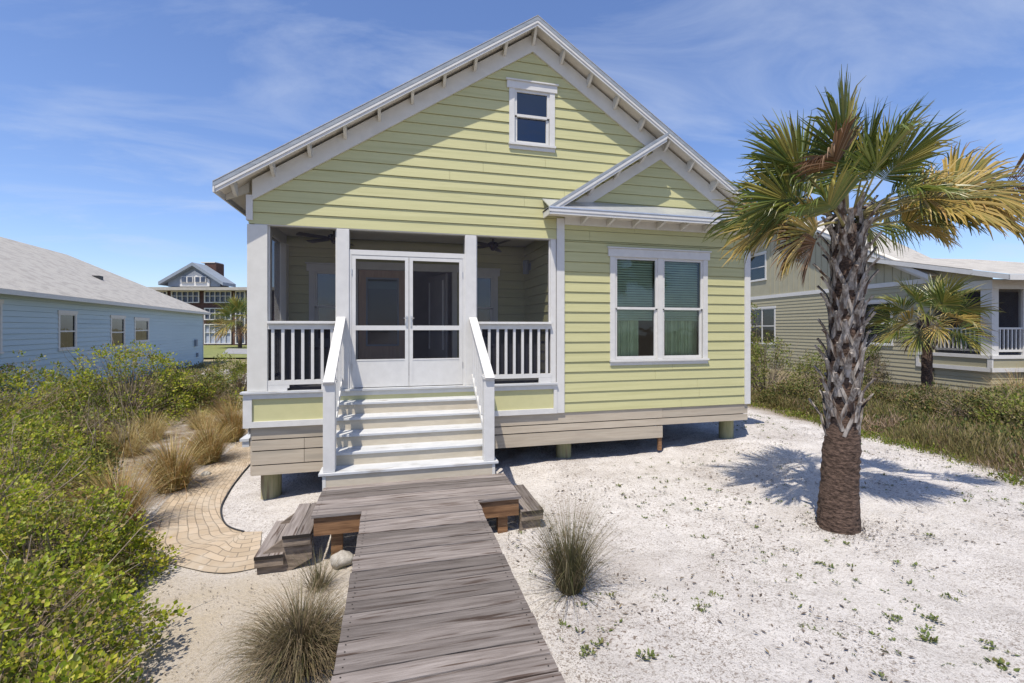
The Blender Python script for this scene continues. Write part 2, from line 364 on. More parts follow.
# curtains in the bay window
def curtain(x0,x1,label):
    m=MB(); n=60; prev=None
    for i in range(n+1):
        x=lerp(x0,x1,i/n); yy=Y0+.20+.022*math.sin(i*.95)+.01*math.sin(i*2.3)
        cur=((x,yy,1.93),(x,yy+.004*math.sin(i),2.95))
        if prev: m.q(prev[0],cur[0],cur[1],prev[1])
        prev=cur
    o=m.build('curtain','cloth',smooth=True); tag(o,label,'curtain','curtains in the large window'); return o
curtain(3.86,4.48,'pleated pale green curtain behind the left pane of the double window')
curtain(5.05,5.76,'pleated pale green curtain behind the right pane of the double window')
v=MB(); v.box(3.86,5.76,Y0+.22,Y0+.24,2.90,3.02); tag(v.build('curtain_rod','blind'),'thin rod above the pale green curtains in the double window','curtain rod')
# doors on the porch back wall ---------------------------------------------
dm=(DR[0]+DR[1])/2
t=MB(); w=.10
t.box(DR[0]-w,DR[0],PB-.05,PB+.05,DECK,DR[3]); t.box(DR[1],DR[1]+w,PB-.05,PB+.05,DECK,DR[3]); t.box(DR[0]-w-.03,DR[1]+w+.03,PB-.055,PB+.05,DR[3],DR[3]+.15)
hb(t,'door_trim','cream')
def leafdoor(x0,x1,y,name,mt,rz=None,hinge=None):
    t=MB(); gx0,gx1=x0+.16,x1-.16; gz0,gz1=DECK+.62,DR[3]-.17
    t.box(x0,gx0,y,y+.045,DECK+.01,DR[3]-.005); t.box(gx1,x1,y,y+.045,DECK+.01,DR[3]-.005)
    t.box(gx0,gx1,y,y+.045,DECK+.01,gz0); t.box(gx0,gx1,y,y+.045,gz1,DR[3]-.005)
    o=hb(t,name,mt); 
    f=MB(); f.box(gx0-.02,gx0+.012,y-.01,y-.001,gz0-.02,gz1+.02); f.box(gx1-.012,gx1+.02,y-.01,y-.001,gz0-.02,gz1+.02)
    f.box(gx0+.012,gx1-.012,y-.01,y-.001,gz0-.02,gz0+.012); f.box(gx0+.012,gx1-.012,y-.01,y-.001,gz1-.012,gz1+.02); f.build('lite_frame','greywall',o)
    g=MB(); g.q((gx0,y+.01,gz0),(gx1,y+.01,gz0),(gx1,y+.01,gz1),(gx0,y+.01,gz1)); g.build('pane','glass_dark',o)
    b=MB(); b.box(gx0,gx1,y+.03,y+.035,gz1-.2,gz1); b.build('shade','blind',o)
    k=MB(); k.tube([(x1-.07,y-.06,DECK+1.0),(x1-.07,y,DECK+1.0)],.022); k.build('knob','steel',o)
    return o
leafdoor(DR[0]+.01,dm,PB-.005,'front_door','door')
# open right leaf swung inwards: seen edge-on inside
o2=MB(); x=DR[1]-.10
o2.beam((x,PB+.06,DECK+1.05),(x-.30,PB+.92,DECK+1.05),.045,2.05); od=hb(o2,'open_door','interior'); 
l2=MB(); 
for k in (0.12,.88):
    p=Vector((x-.30*k-.03,PB+.06+.86*k,0)); l2.box(p.x-.02,p.x+.01,p.y-.02,p.y+.02,DECK+.5,DECK+1.95)
l2.build('lite_frame','white',od)
# ------------------------------------------------------------------ roof and eaves
OV=.31; YR=Y0-OV
TOPZ=EYE+5.22; TIP=-2.488
def roofz(x): return TOPZ-SL*abs(x-XC)
XRT=2*XC-TIP
m=MB(); th=.03
for (a,b) in ((TIP,XC),(XC,XRT)):
    m.q((a,YR-.02,roofz(a)+.004),(b,YR-.02,roofz(b)+.004),(b,BACK+.3,roofz(b)+.004),(a,BACK+.3,roofz(a)+.004))
    m.q((a,YR-.02,roofz(a)-.008),(b,YR-.02,roofz(b)-.008),(b,YR-.02,roofz(b)+.004),(a,YR-.02,roofz(a)+.004))
hb(m,'roof','shingle')
def slab(mb, xa,xb, fz, dz0,dz1, ya,yb):       # sloping slab following fz
    mb.prism([(xa,fz(xa)+dz0),(xb,fz(xb)+dz0),(xb,fz(xb)+dz1),(xa,fz(xa)+dz1)],'y',ya,yb)
m=MB(); slab(m,TIP,XC,roofz,-.075,-.009,YR-.016,YR+.02); slab(m,XC,XRT,roofz,-.075,-.009,YR-.016,YR+.02); hb(m,'drip_edge','drip')
m=MB(); slab(m,TIP+.03,XC,roofz,-.165,-.077,YR,YR+.03); slab(m,XC,XRT-.03,roofz,-.165,-.077,YR,YR+.03)
slab(m,TIP+.03,XC,roofz,-.12,-.077,YR-.012,YR-.001); slab(m,XC,XRT-.03,roofz,-.12,-.077,YR-.012,YR-.001); hb(m,'rake_board','white')
m=MB(); slab(m,TIP+.01,XC,roofz,-.085,-.055,YR+.032,Y0+.4); slab(m,XC,XRT-.01,roofz,-.085,-.055,YR+.032,Y0+.4)
for (a,b) in ((TIP+.01,XL+.6),(XR-.6,XRT-.01)): slab(m,a,b,roofz,-.085,-.055,Y0+.401,BACK+.28)
hb(m,'soffit','soffit')
# roof underside closing the attic, dark
m=MB(); slab(m,XL+.5,XC,roofz,-.20,-.10,Y0+.41,BACK-.1); slab(m,XC,XR-.5,roofz,-.20,-.10,Y0+.41,BACK-.1); hb(m,'attic_deck','dark')
# side fascias, gutters-less eave
m=MB(); m.box(TIP-.0,TIP+.025,YR-.015,BACK+.28,roofz(TIP)-.15,roofz(TIP)-.01); hb(m,'eave_fascia','white'); m=MB(); m.box(XRT-.025,XRT,YR-.015,BACK+.28,roofz(TIP)-.15,roofz(TIP)-.01); hb(m,'eave_fascia','white')
m=MB()   # rake frieze on the wall
fl=lambda x: frieze_low(x)
slab(m,XL+.075,XC,fl,0,.30,Y0-.045,Y0-.0); slab(m,XC,XR-.0,fl,0,.30,Y0-.045,Y0-.0)
hb(m,'rake_frieze','cream')
# curved outlookers under the rakes
def bracket(x, fz, yfront, ywall, big=.13):
    b=MB(); z=fz(x); w=.045; n=5; prev=None
    pts=[(yfront+.03,z-.02),(yfront+.03,z-.075)]
    for i in range(n+1):
        t=i/n; pts.append((lerp(yfront+.05,ywall,t), z-.075-big*math.sin(t*PI/2)**1.3))
    pts.append((ywall,z-.02))
    b.prism(pts,'x',x-w/2,x+w/2); return b
SF=lambda x: roofz(x)-.06
for i in range(-9,10):
    x=XC+.51*i
    if i==0: 
        hb(bracket(x,lambda x:roofz(x)-.07,YR,Y0-.046,.2),'bracket','cream'); continue
    if x<TIP+.1 or x>XRT-.1: continue
    hb(bracket(x,SF,YR,Y0-.046 if XL<x<XR else Y0-.046),'bracket','cream')
# rafter tails on the sides
for s,(xa,xb) in enumerate(((TIP+.03,XL-.0),(XRT-.03,XR+.0))):
    for k in range(10):
        y=Y0+.1+k*1.2; t=MB(); zz=roofz(xa)
        t.prism([(xa,zz-.09),(xb,roofz(xb)-.09),(xb,roofz(xb)-.24),(xa,zz-.16)],'y',y,y+.045); hb(t,'rafter_tail','cream')
# bay gable roof ------------------------------------------------------------
YB=Y0-.36; BT=2.50; BA=4.671
def bz(x): return EYE+3.455-SL*(BA-x)
m=MB(); slab(m,BT,BA+.1,bz,-.05,-.005,YB-.016,YB+.02); hb(m,'drip_edge','drip')
m=MB(); slab(m,BT+.02,BA+.06,bz,-.15,-.052,YB,YB+.028); slab(m,BT+.02,BA+.06,bz,-.105,-.052,YB-.012,YB-.001); hb(m,'rake_board','white')
m=MB(); slab(m,BT,BA+.05,bz,-.005,.002,YB,Y0+.05); hb(m,'bay_roof','shingle')
m=MB(); slab(m,BT+.02,BA+.05,bz,-.085,-.053,YB+.03,Y0-.001); hb(m,'soffit','soffit')
m=MB()   # bay frieze left slope
bf=lambda x: EYE+3.14-SL*(4.80-x)
slab(m,3.02,4.80,bf,0,.215,Y0-.047,Y0-.004); hb(m,'rake_frieze','cream')
for x in (3.35,3.86,4.37):
    hb(bracket(x,lambda x:bz(x)-.06,YB,Y0-.048,.10),'bracket','cream')
# pent roof strip over the bay
PE=EYE+2.03; PT=EYE+2.265; PXR=XR+.33
m=MB(); m.prism([(YB-.03,PE),(Y0-.001,PT),(Y0-.001,PT-.02),(YB-.03,PE-.02)],'x',BT,PXR); hb(m,'pent_roof','metal')
m=MB(); m.box(BT+.01,PXR-.01,YB-.012,YB+.016,PE-.118,PE-.021); m.box(BT+.0,PXR-.0,YB-.022,YB-.013,PE-.075,PE-.022)
m.box(BT+.01,BT+.03,YB+.017,Y0-.03,PE-.118,PE-.021); hb(m,'eave_fascia','white')
m=MB(); m.box(BT+.035,PXR-.03,YB+.018,Y0-.05,PE-.075,PE-.05); hb(m,'soffit','soffit')
m=MB(); m.box(2.905,XR-.0,Y0-.05,Y0-.002,EYE+1.824,PE-.02); hb(m,'frieze_board','cream')
for k in range(8):
    x=3.2+.5*k; t=MB(); t.prism([(YB+.02,PE-.08),(Y0-.051,PE-.08),(Y0-.051,PE-.20),(YB+.05,PE-.125)],'x',x,x+.045); hb(t,'rafter_tail','cream')
# corner boards
for (a,b,z0,z1) in ((XL-.012,XL+.078,SOF+.05,EYE+1.99),(XR-.105,XR+.025,SK,PE-.1),(2.762,2.902,SK,PE-.10)):
    m=MB(); m.box(a,b,Y0-.035,Y0+.0,z0,z1); 
    if a>6: m.box(b-.02,b+.001,Y0+.001,Y0+.11,z0,z1)
    if a<0: m.box(a-.001,a+.02,Y0+.001,Y0+.11,z0,z1)
    hb(m,'corner_board','white')
# porch posts
def post(x0,x1,d0,d1,z0,z1): 
    m=MB(); m.box(x0,x1,d0,d1,z0,z1); return hb(m,'porch_post','cream' if x0<-1.5 else 'white',bevel=.006)
post(XL,PX0,Y0-.03,Y0+.25,DECK+.001,SOF-.012)
post(-.877,-.69,Y0-.02,Y0+.17,DECK+.001,SOF-.013)
post(1.143,1.335,Y0-.02,Y0+.17,DECK+.001,SOF-.013)
post(2.655,2.755,Y0-.005,Y0+.15,DECK+.001,SOF-.013)
post(XL,XL+.2,PB-.24,PB-.03,DECK+.001,SOF)
# deck apron panels
def apron(x0,x1,left=False,right=False):
    m=MB(); 
    m.box(x0,x1,Y0-.05,Y0-.0,1.635,DECK-.03); m.box(x0,x1,Y0-.05,Y0,SK,1.295)
    m.box(x0,x0+(.12 if left else .02),Y0-.049,Y0-.001,1.296,1.634); m.box(x1-(.02 if not right else .06),x1,Y0-.049,Y0-.001,1.296,1.634); hb(m,'apron_frame','white')
    m=MB(); m.box(x0+.02,x1-.01,Y0-.02,Y0-.002,1.28,1.65); hb(m,'apron_panel','siding_board')
apron(XL-.05,-.88,True); apron(1.34,2.76,right=True)
m=MB(); m.box(-.88,1.34,Y0-.05,Y0,1.64,DECK-.03); hb(m,'apron_frame','cream')
m=MB(); m.box(-.88,1.34,Y0-.03,Y0,1.25,1.638); hb(m,'apron_panel','siding_board')
m=MB(); m.box(XL-.08,2.76,Y0-.085,Y0+.05,DECK-.029,DECK); hb(m,'deck_edge','tread')
m=MB(); m.box(XL-.05,XL-.0,Y0,PB+.3,SK,DECK-.03); hb(m,'side_apron','white')
# skirt boards
for (a,b,z0,z1) in ((-2.08,-.9,1.020,1.203),(-2.08,-1.35,.852,1.002),(-1.344,-.9,.853,1.003),(-2.08,-1.35,.637,.834),(-1.344,-.9,.638,.835),(-2.08,-.9,.477,.620),
                    (1.36,4.87,1.020,1.203),(4.875,6.76,1.020,1.203),(1.36,6.76,.886,1.003),(1.36,4.87,.648,.867)):
    m=MB(); m.box(a,b,Y0+.0,Y0+.025,z0,z1); hb(m,'skirt_board','tan_skirt')
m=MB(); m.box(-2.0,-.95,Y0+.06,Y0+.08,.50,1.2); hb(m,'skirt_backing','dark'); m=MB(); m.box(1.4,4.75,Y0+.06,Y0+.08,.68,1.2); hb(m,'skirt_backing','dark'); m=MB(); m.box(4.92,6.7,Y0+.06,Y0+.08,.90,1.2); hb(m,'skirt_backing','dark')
m=MB(); m.box(4.80,4.87,Y0+.027,Y0+.07,.40,1.2); hb(m,'skirt_post','newwood')
for (x0,) in ((-2.08,),): 
    m=MB(); m.box(XL+.03,XL+.055,Y0+.03,PB,.477,1.203); hb(m,'skirt_board','tan_skirt')
# floor beams and piles
for y in (Y0+.30,Y0+3.6,Y0+7.2):
    m=MB(); m.box(XL+.1,XR-.05,y,y+.14,.92,1.2); hb(m,'floor_beam','beam')
    m=MB()
    for px_ in ((-1.89,.15),(0.4,.14),(3.03,.14),(6.55,.14)):
        x,r=px_; g=gz(x,y+.07); mm=MB(); mm.tube([(x,y+.05,g-.3),(x,y+.05,g+.2),(x,y+.05,.94)],[r,r,r*.97],16); hb(mm,'pile','pile',smooth=True)
m=MB(); m.box(XL+.3,XR-.1,BACK-.5,BACK-.45,-.1,1.2); hb(m,'rear_skirt','beam')
# screens -------------------------------------------------------------------
RT0=2.78
def screen(x0,x1,z0,z1,y=Y0+.06): 
    m=MB(); m.q((x0,y,z0),(x1,y,z0),(x1,y,z1),(x0,y,z1)); return hb(m,'insect_screen','screen')
screen(PX0,-.877,RT0,SOF); screen(1.335,2.655,RT0,SOF);
for a_,b_ in ((PX0,-.877),(1.335,2.655)):
    m=MB(); m.q((a_,Y0+.06,DECK),(b_,Y0+.06,DECK),(b_,Y0+.06,RT0),(a_,Y0+.06,RT0)); hb(m,'lower_screen','dense_screen')
screen(-.69,1.143,DECK+2.2,SOF)
m=MB(); m.q((XL+.1,Y0+.26,DECK),(XL+.1,PB-.25,DECK),(XL+.1,PB-.25,SOF),(XL+.1,Y0+.26,SOF)); hb(m,'insect_screen','side_screen')
m=MB(); 
for (a,b) in ((PX0,-.877),(1.335,2.655)):
    m.box(a,a+.02,Y0+.03,Y0+.055,2.8,SOF-.013); m.box(b-.02,b,Y0+.03,Y0+.055,2.8,SOF-.013)
hb(m,'screen_frame','white')
# transom bar + screen doors
m=MB(); m.box(-.69,1.143,Y0-.0,Y0+.09,DECK+2.115,DECK+2.195); m.box(-.69,-.655,Y0,Y0+.09,DECK+.001,DECK+2.114); m.box(1.108,1.143,Y0,Y0+.09,DECK+.001,DECK+2.114); hb(m,'door_frame','white')
def sdoor(x0,x1,hand):
    y=Y0+.005; y1=y+.032; z0=DECK+.012; z1=DECK+2.11; w=.058
    m=MB(); m.box(x0,x0+w,y,y1,z0,z1); m.box(x1-w,x1,y,y1,z0,z1); m.box(x0+w,x1-w,y,y1,z1-w,z1); m.box(x0+w,x1-w,y,y1,2.665,2.74); m.box(x0+w,x1-w,y,y1,z0,z0+.03)
    o=hb(m,'screen_door','white')
    k=MB(); k.box(x0+w,x1-w,y+.006,y1-.006,z0+.031,2.175); k.box(x0+w,x1-w,y+.001,y1-.001,2.176,2.20); k.build('kick_panel','white',o)
    s=MB(); s.q((x0+w,y+.016,2.2),(x1-w,y+.016,2.2),(x1-w,y+.016,z1-w),(x0+w,y+.016,z1-w)); s.build('insect_screen','screen',o)
    h=MB(); hx=x1-.03 if hand else x0+.03
    h.box(hx-.012,hx+.012,y-.012,y-.001,2.72,2.90); h.tube([(hx,y-.01,2.86),(hx-.05*(1 if hand else -1),y-.045,2.86)],.009,6); h.build('handle','steel',o)
    for z in (DECK+.3,DECK+1.8):
        g=MB(); gx=x0 if hand else x1; g.tube([(gx,y-.006,z),(gx,y-.006,z+.09)],.009,6); g.build('hinge','steel',o)
sdoor(-.653,.224,True); sdoor(.232,1.106,False)
# railings ------------------------------------------------------------------
RT=2.805
def railing(x0,x1,y):
    m=MB(); m.box(x0,x1,y-.07,y+.07,RT-.04,RT); m.box(x0,x1,y-.02,y+.022,RT-.125,RT-.041); o=hb(m,'railing','white',bevel=.004)
    b=MB(); b.box(x0,x1,y-.02,y+.02,1.835,1.905); b.box(x0,x0+.27,y-.019,y+.019,DECK+.001,1.834); b.box(x1-.22,x1,y-.019,y+.019,DECK+.001,1.834)
    b.box(x0+.27,x0+.30,y-.019,y+.019,DECK+.04,1.834); b.build('bottom_rail','white',o)
    n=max(1,round((x1-x0)/.14)); st=(x1-x0)/n
    for i in range(n):
        x=x0+st*(i+.5); k=MB(); k.box(x-.021,x+.021,y-.018,y+.018,1.906,RT-.126); k.build('baluster','white',o)
railing(PX0,-.877,Y0+.0+.0-.0); railing(1.335,2.655,Y0)
# side railing of porch
m=MB(); m.box(XL+.02,XL+.14,Y0+.25,PB-.25,RT-.04,RT); m.box(XL+.06,XL+.1,Y0+.25,PB-.25,1.83,1.9); o=hb(m,'railing','white')
for i in range(9):
    y=Y0+.35+i*.14; k=MB(); k.box(XL+.062,XL+.098,y-.02,y+.02,1.901,RT-.041); k.build('baluster','white',o)
# front stairs ---------------------------------------------------------------
SX0,SX1=-.88,1.345; RISE=.177; RUN=.285
m=MB(); m.box(SX0+.04,SX1-.04,Y0-.049-.02,Y0-.051,1.35,1.5); stairs=hb(m,'front_stairs','tan')
for i in range(1,6):
    z=DECK-RISE*i; yf=Y0-.02-RUN*i
    last=i==5
    t=MB(); t.box(SX0-(.05 if last else -.02),SX1+(.05 if last else -.02),yf,yf+RUN+.03,z-.035,z); t.build('tread','tread',stairs,bevel=.005)
    r=MB(); r.box(SX0+.035,SX1-.035,yf+.025,yf+.045,z-RISE+(.0 if not last else -.02),z-.036); r.build('riser','tan',stairs)
PLZ=EYE-2.02
for x in (SX0-.005,SX1-.035):
    s=MB(); pts=[(Y0-.02-RUN*5+.02,PLZ-.12),(Y0-.02-RUN*5+.02,PLZ+.12)]
    for i in range(5,0,-1):
        z=DECK-RISE*i-.037; yf=Y0-.02-RUN*i+.02; pts += [(yf,z),(yf+RUN,z)]
    pts += [(Y0-.06,DECK-.25),(Y0-.06,DECK-.75)]
    s.prism(pts,'x',x,x+.04); s.build('stringer','cream',stairs)
for side,(xa,xb) in enumerate(((-.88,-.735),(1.20,1.345))):
    yN=Y0-.02-RUN*5+.03; zt=2.05; zb=DECK-RISE*5
    nw=MB(); nw.box(xa,xb,yN,yN+.145,zb,zt-.02); o=nw.build('newel_post','white',stairs,bevel=.006)
    cpp=MB(); cpp.box(xa-.012,xb+.012,yN-.012,yN+.157,zt-.055,zt-.02); cpp.box(xa-.0,xb+.0,yN-.0,yN+.145,zt-.02,zt); cpp.build('newel_cap','white',o)
    xm=(xa+xb)/2
    p0=Vector((xm,yN+.05,zt+.005)); p1=Vector((xm,Y0-.021,zt+.005+ (Y0-.021-yN-.05)*.60))
    r=MB(); r.beam(p0-Vector((0,.09,.054)),p1,.13,.035); rr=r.build('handrail','white',stairs)
    r=MB(); r.beam(p0+Vector((0,.1,-.0)),p1+Vector((0,0,-.06)),.045,.075); r.build('sub_rail','white',rr)
    r=MB(); q0=p0+Vector((0,.1,-.96)); q1=p1+Vector((0,0,-.96)); r.beam(q0,q1,.045,.075); r.build('bottom_rail','white',rr)
    for k in range(7):
        t=(k+.7)/7.2; a=p0.lerp(p1,t); bq=MB(); bq.box(xm-.018,xm+.018,a.y-.018,a.y+.018,a.z-.95,a.z-.05); bq.build('baluster','white',rr)
# side stairs on the far left of the porch
sd=None
for i,(z,o_) in enumerate(((1.175,.05),(.985,.13))):
    t=MB(); t.box(XL-.05-o_,XL-.052,Y0+.25,PB-.6,z-.04,z); t.box(XL-.05-o_+.03,XL-.052,Y0+.27,PB-.62,z-.13,z-.041)
    if sd is None: sd=hb(t,'side_stairs','tread')
    else: t.build('tread','tread',sd)
# ceiling fans
def fan(x,y,label):
    e=empty('ceiling_fan',label,'ceiling fan',(x,y,CEIL),0,'ceiling fans on the porch')
    m=MB(); m.tube([(0,0,0),(0,0,-.03)],.07,12); m.tube([(0,0,-.03),(0,0,-.10)],.015,8); m.build('rod','fan',e)
    m=MB(); m.tube([(0,0,-.10),(0,0,-.12),(0,0,-.19),(0,0,-.21)],[.06,.10,.10,.05],16); m.build('motor','fan',e,smooth=True)
    m=MB(); m.tube([(0,0,-.21),(0,0,-.24),(0,0,-.265)],[.05,.045,.02],12); m.build('light_cap','fan',e)
    for k in range(5):
        a=2*PI*k/5-.08; b=MB(); c,s=math.cos(a),math.sin(a)
        P=lambda r,t,z:(c*r-s*t,s*r+c*t,z)
        b.q(P(.09,-.03,-.17),P(.2,-.06,-.175),P(.62,-.07,-.18),P(.64,0,-.17),P(.62,.07,-.155),P(.2,.06,-.155),P(.09,.03,-.16))
        b.q(P(.09,.03,-.168),P(.2,.06,-.163),P(.62,.07,-.163),P(.64,0,-.178),P(.62,-.07,-.188),P(.2,-.06,-.183),P(.09,-.03,-.178))
        b.build('blade','fan',e)
fan(wx(493,Y0+.95),Y0+.95,'dark five blade ceiling fan above the right porch railing')
fan(wx(334,Y0+.95),Y0+.95,'dark five blade ceiling fan partly behind the post left of the screen doors')
# wall lamp on bay side wall inside the porch
e=empty('wall_lamp','small cylindrical lamp fixed to the siding at the right end of the porch','lamp',(PX1-.02,9.0,3.95))
m=MB(); m.box(-.02,.0,-.05,.05,-.07,.07); m.build('back_plate','greywall',e)
m=MB(); m.tube([(-.09,0,-.15),(-.09,0,.12)],.06,14); m.build('shade','greywall',e,smooth=False)
# =================================================================== BOARDWALK
bw=empty('boardwalk','weathered grey plank boardwalk with landing leading up to the white porch stairs','boardwalk',(.3,5.34,0))
bo=Vector((.3,5.34,0))
def wb(mb,name,m,bevel=0):
    o=mb.build(name,m,bw,bevel=bevel); o.location=-bo; return o
rg=random.Random(11)
def plank(x0,x1,y0,y1,z,name='plank',mt='deckwood'):
    m=MB(); cx,cy=(x0+x1)/2,(y0+y1)/2; n=10; w=(x1-x0); alongx=(x1-x0)>(y1-y0)
    c=rg.uniform(-.003,.003); tl=rg.uniform(-.002,.002)
    L=(x1-x0) if alongx else (y1-y0); H=((y1-y0) if alongx else (x1-x0))/2
    rows=[]
    for i in range(n+1):
        t=i/n; u=-L/2+L*t; zz=c*math.sin(t*PI)*2
        e1=H+rg.uniform(-.0018,.0018); e2=H+rg.uniform(-.0018,.0018)
        rows.append([(u,-e1,zz+tl-.036),(u,-e1,zz+tl-.004),(u,-e1+.004,zz+tl),(u,e2-.004,zz-tl),(u,e2,zz-tl-.004),(u,e2,zz-.036)])
    def T(p): return p if alongx else (-p[1],p[0],p[2])
    for r in rows: m.v += [T(p) for p in r]
    for i in range(n):
        for j in range(5): a=i*6+j; m.f.append((a,a+6,a+7,a+1))
        m.f.append((i*6+5,i*6+11,i*6+6,i*6))
    m.f.append((5,4,3,2,1,0)); k=n*6; m.f.append((k,k+1,k+2,k+3,k+4,k+5))
    if mt=='deckwood':
        for u in (-L/2+.05,L/2-.05) if name=='plank' else ():
            for v_ in (-H*.5,H*.5):
                p=T((u+rg.uniform(-.006,.006),v_+rg.uniform(-.006,.006),0)); k0=len(m.v)
                m.v += [(p[0]+.0055*math.cos(a*PI/3),p[1]+.0055*math.sin(a*PI/3),tl+.0042) for a in range(6)]; m.f.append(tuple(range(k0,k0+6)))
    o=m.build(name,mt,bw); o.location=Vector((cx,cy,z))-bo
    if len(o.data.polygons)>60:
        o.data.materials.append(M['screw'])
        for pp in list(o.data.polygons)[-4:]: pp.material_index=1
    if False: pass 
    if not alongx and mt=='deckwood': o.data.materials[0]=M['deckwood_y']
    return o
M['deckwood_y']=mat('weathered_deck_lengthwise', (.11,.092,.082), (.25,.222,.205), 7, .85, (4.4,.30,4.4), .009, 14, rnd=.34, detail=12, cc=(.30,.72), c3=(.07,.05,.04), s3=6, t3=(.57,.66), spec=.25)
y=5.34-.146; BX0,BX1=-.348,.945
while y>-1.4:
    plank(BX0+rg.uniform(-.006,.006),BX1+rg.uniform(-.006,.006),y,y+.132,PLZ+rg.uniform(-.005,.005)); y-=.146
y=5.34
for k in range(6):
    plank(-.87+rg.uniform(-.004,.004),1.475+rg.uniform(-.004,.004),y,y+.139,PLZ+rg.uniform(-.003,.003)); y+=.153
# rim joists and joists
m=MB(); m.box(-.85,-.36,5.365,5.405,PLZ-.24,PLZ-.038); wb(m,'rim_joist','newwood')
m=MB(); m.box(.96,1.455,5.365,5.405,PLZ-.24,PLZ-.038); wb(m,'rim_joist','newwood')
for x in (-.845,1.415):
    m=MB(); m.box(x,x+.04,5.406,6.24,PLZ-.24,PLZ-.038); wb(m,'rim_joist','newwood')
for x in (-.335,.892):
    m=MB(); m.box(x,x+.04,-1.4,5.5,PLZ-.23,PLZ-.038); wb(m,'joist','stringer')
for (x,y) in ((-.62,5.42),(1.27,5.42),(-.27,3.4),(.8,3.4),(-.27,1.0),(.8,1.0)):
    g=gz(x,y); m=MB(); m.box(x-.06,x+.06,y,y+.09,g-.2,PLZ-.10 if abs(x)>.9 or x<-.5 else PLZ-.04); wb(m,'support_post','newwood')
# side steps
def sidesteps(sgn,xe,cnt):
    for k in range(cnt):
        z=PLZ-.19*(k+1); a=xe+sgn*(.0+.27*k); b=a+sgn*.29
        for j in range(2):
            u=a+sgn*(.005+.143*j); v_=u+sgn*.138; plank(min(u,v_),max(u,v_),5.33,6.26,z,'step_plank')
        m=MB(); lo,hi=min(a,b),max(a,b)
        m.box(lo+.006,hi-.006,5.345,5.38,z-.12,z-.037); wb(m,'step_cleat','stringer'); m=MB(); m.box(lo+.006,hi-.006,6.20,6.235,z-.12,z-.037); wb(m,'step_cleat','stringer')
    for y in (5.385,6.16):
        a=xe; b=xe+sgn*(.28*cnt-.02); g=gz(b,y); 
        pts=[(a,PLZ-.23),(a,PLZ-.48),(b-sgn*.26,g-.02),(b,g-.02),(b,PLZ-.19*cnt-.038),(a+sgn*.27,PLZ-.23)]
        if sgn>0: pts=pts[::-1]
        m=MB(); m.prism(pts,'y',y,y+.038); wb(m,'step_stringer','stringer')
sidesteps(-1,-.872,2); sidesteps(1,1.477,1)
# extra low step on the right, half buried
# stone under the landing
def rock(loc,r,label,seed=1):
    m=MB(); n=14; k=9
    for i in range(k+1):
        ph=PI*i/k
        for j in range(n):
            a=2*PI*j/n; v_=Vector((math.sin(ph)*math.cos(a),math.sin(ph)*math.sin(a),math.cos(ph)))
            f=1+.25*noise.noise(v_*1.7+Vector((seed,0,0))); m.v.append(tuple(Vector((v_.x*r*1.2,v_.y*r,v_.z*r*.75))*f))
    for i in range(k):
        for j in range(n): m.f.append((i*n+j,(i+1)*n+j,(i+1)*n+(j+1)%n,i*n+(j+1)%n))
    o=m.build('stone','stone',smooth=True); o.location=loc; tag(o,label,'stone'); return o
x,y=gp(341,566,.15); rock((x,y+.06,gz(x,y)+.06),.105,'rounded pale stone lying under the left edge of the boardwalk')
x,y=gp(206,474,.03); rock((x,y,gz(x,y)+.02),.07,'small dark stone on the sand beside the curved paver path',5)
# =================================================================== GROUND
def coords(a,b,fine0,fine1,step,gr):
    c=[]; x=fine0
    while x<=fine1: c.append(x); x+=step
    s=step; x=fine1
    while x<b: s*=gr; x+=s; c.append(min(x,b))
    s=step; x=fine0; l=[]
    while x>a: s*=gr; x-=s; l.append(max(x,a))
    return l[::-1]+c
xs=coords(-900,900,-7,11,.06,1.09); ys=coords(-500,1200,.5,12,.06,1.09)
m=MB(); nx=len(xs)
for y in ys:
    for x in xs:
        z=gz(x,y)
        if -8<x<12 and 0<y<13:
            kx=1-.85*sm(-1.2,-1.7,x)*sm(-7,-5.5,x)
            z+=kx*.022*noise.noise((x*2.4,y*2.4,8))+kx*.015*noise.noise((x*5,y*5,2))+kx*.010*noise.noise((x*13,y*13,7))
        m.v.append((x,y,z))
for j in range(len(ys)-1):
    for i in range(nx-1): a=j*nx+i; m.f.append((a,a+1,a+nx+1,a+nx))
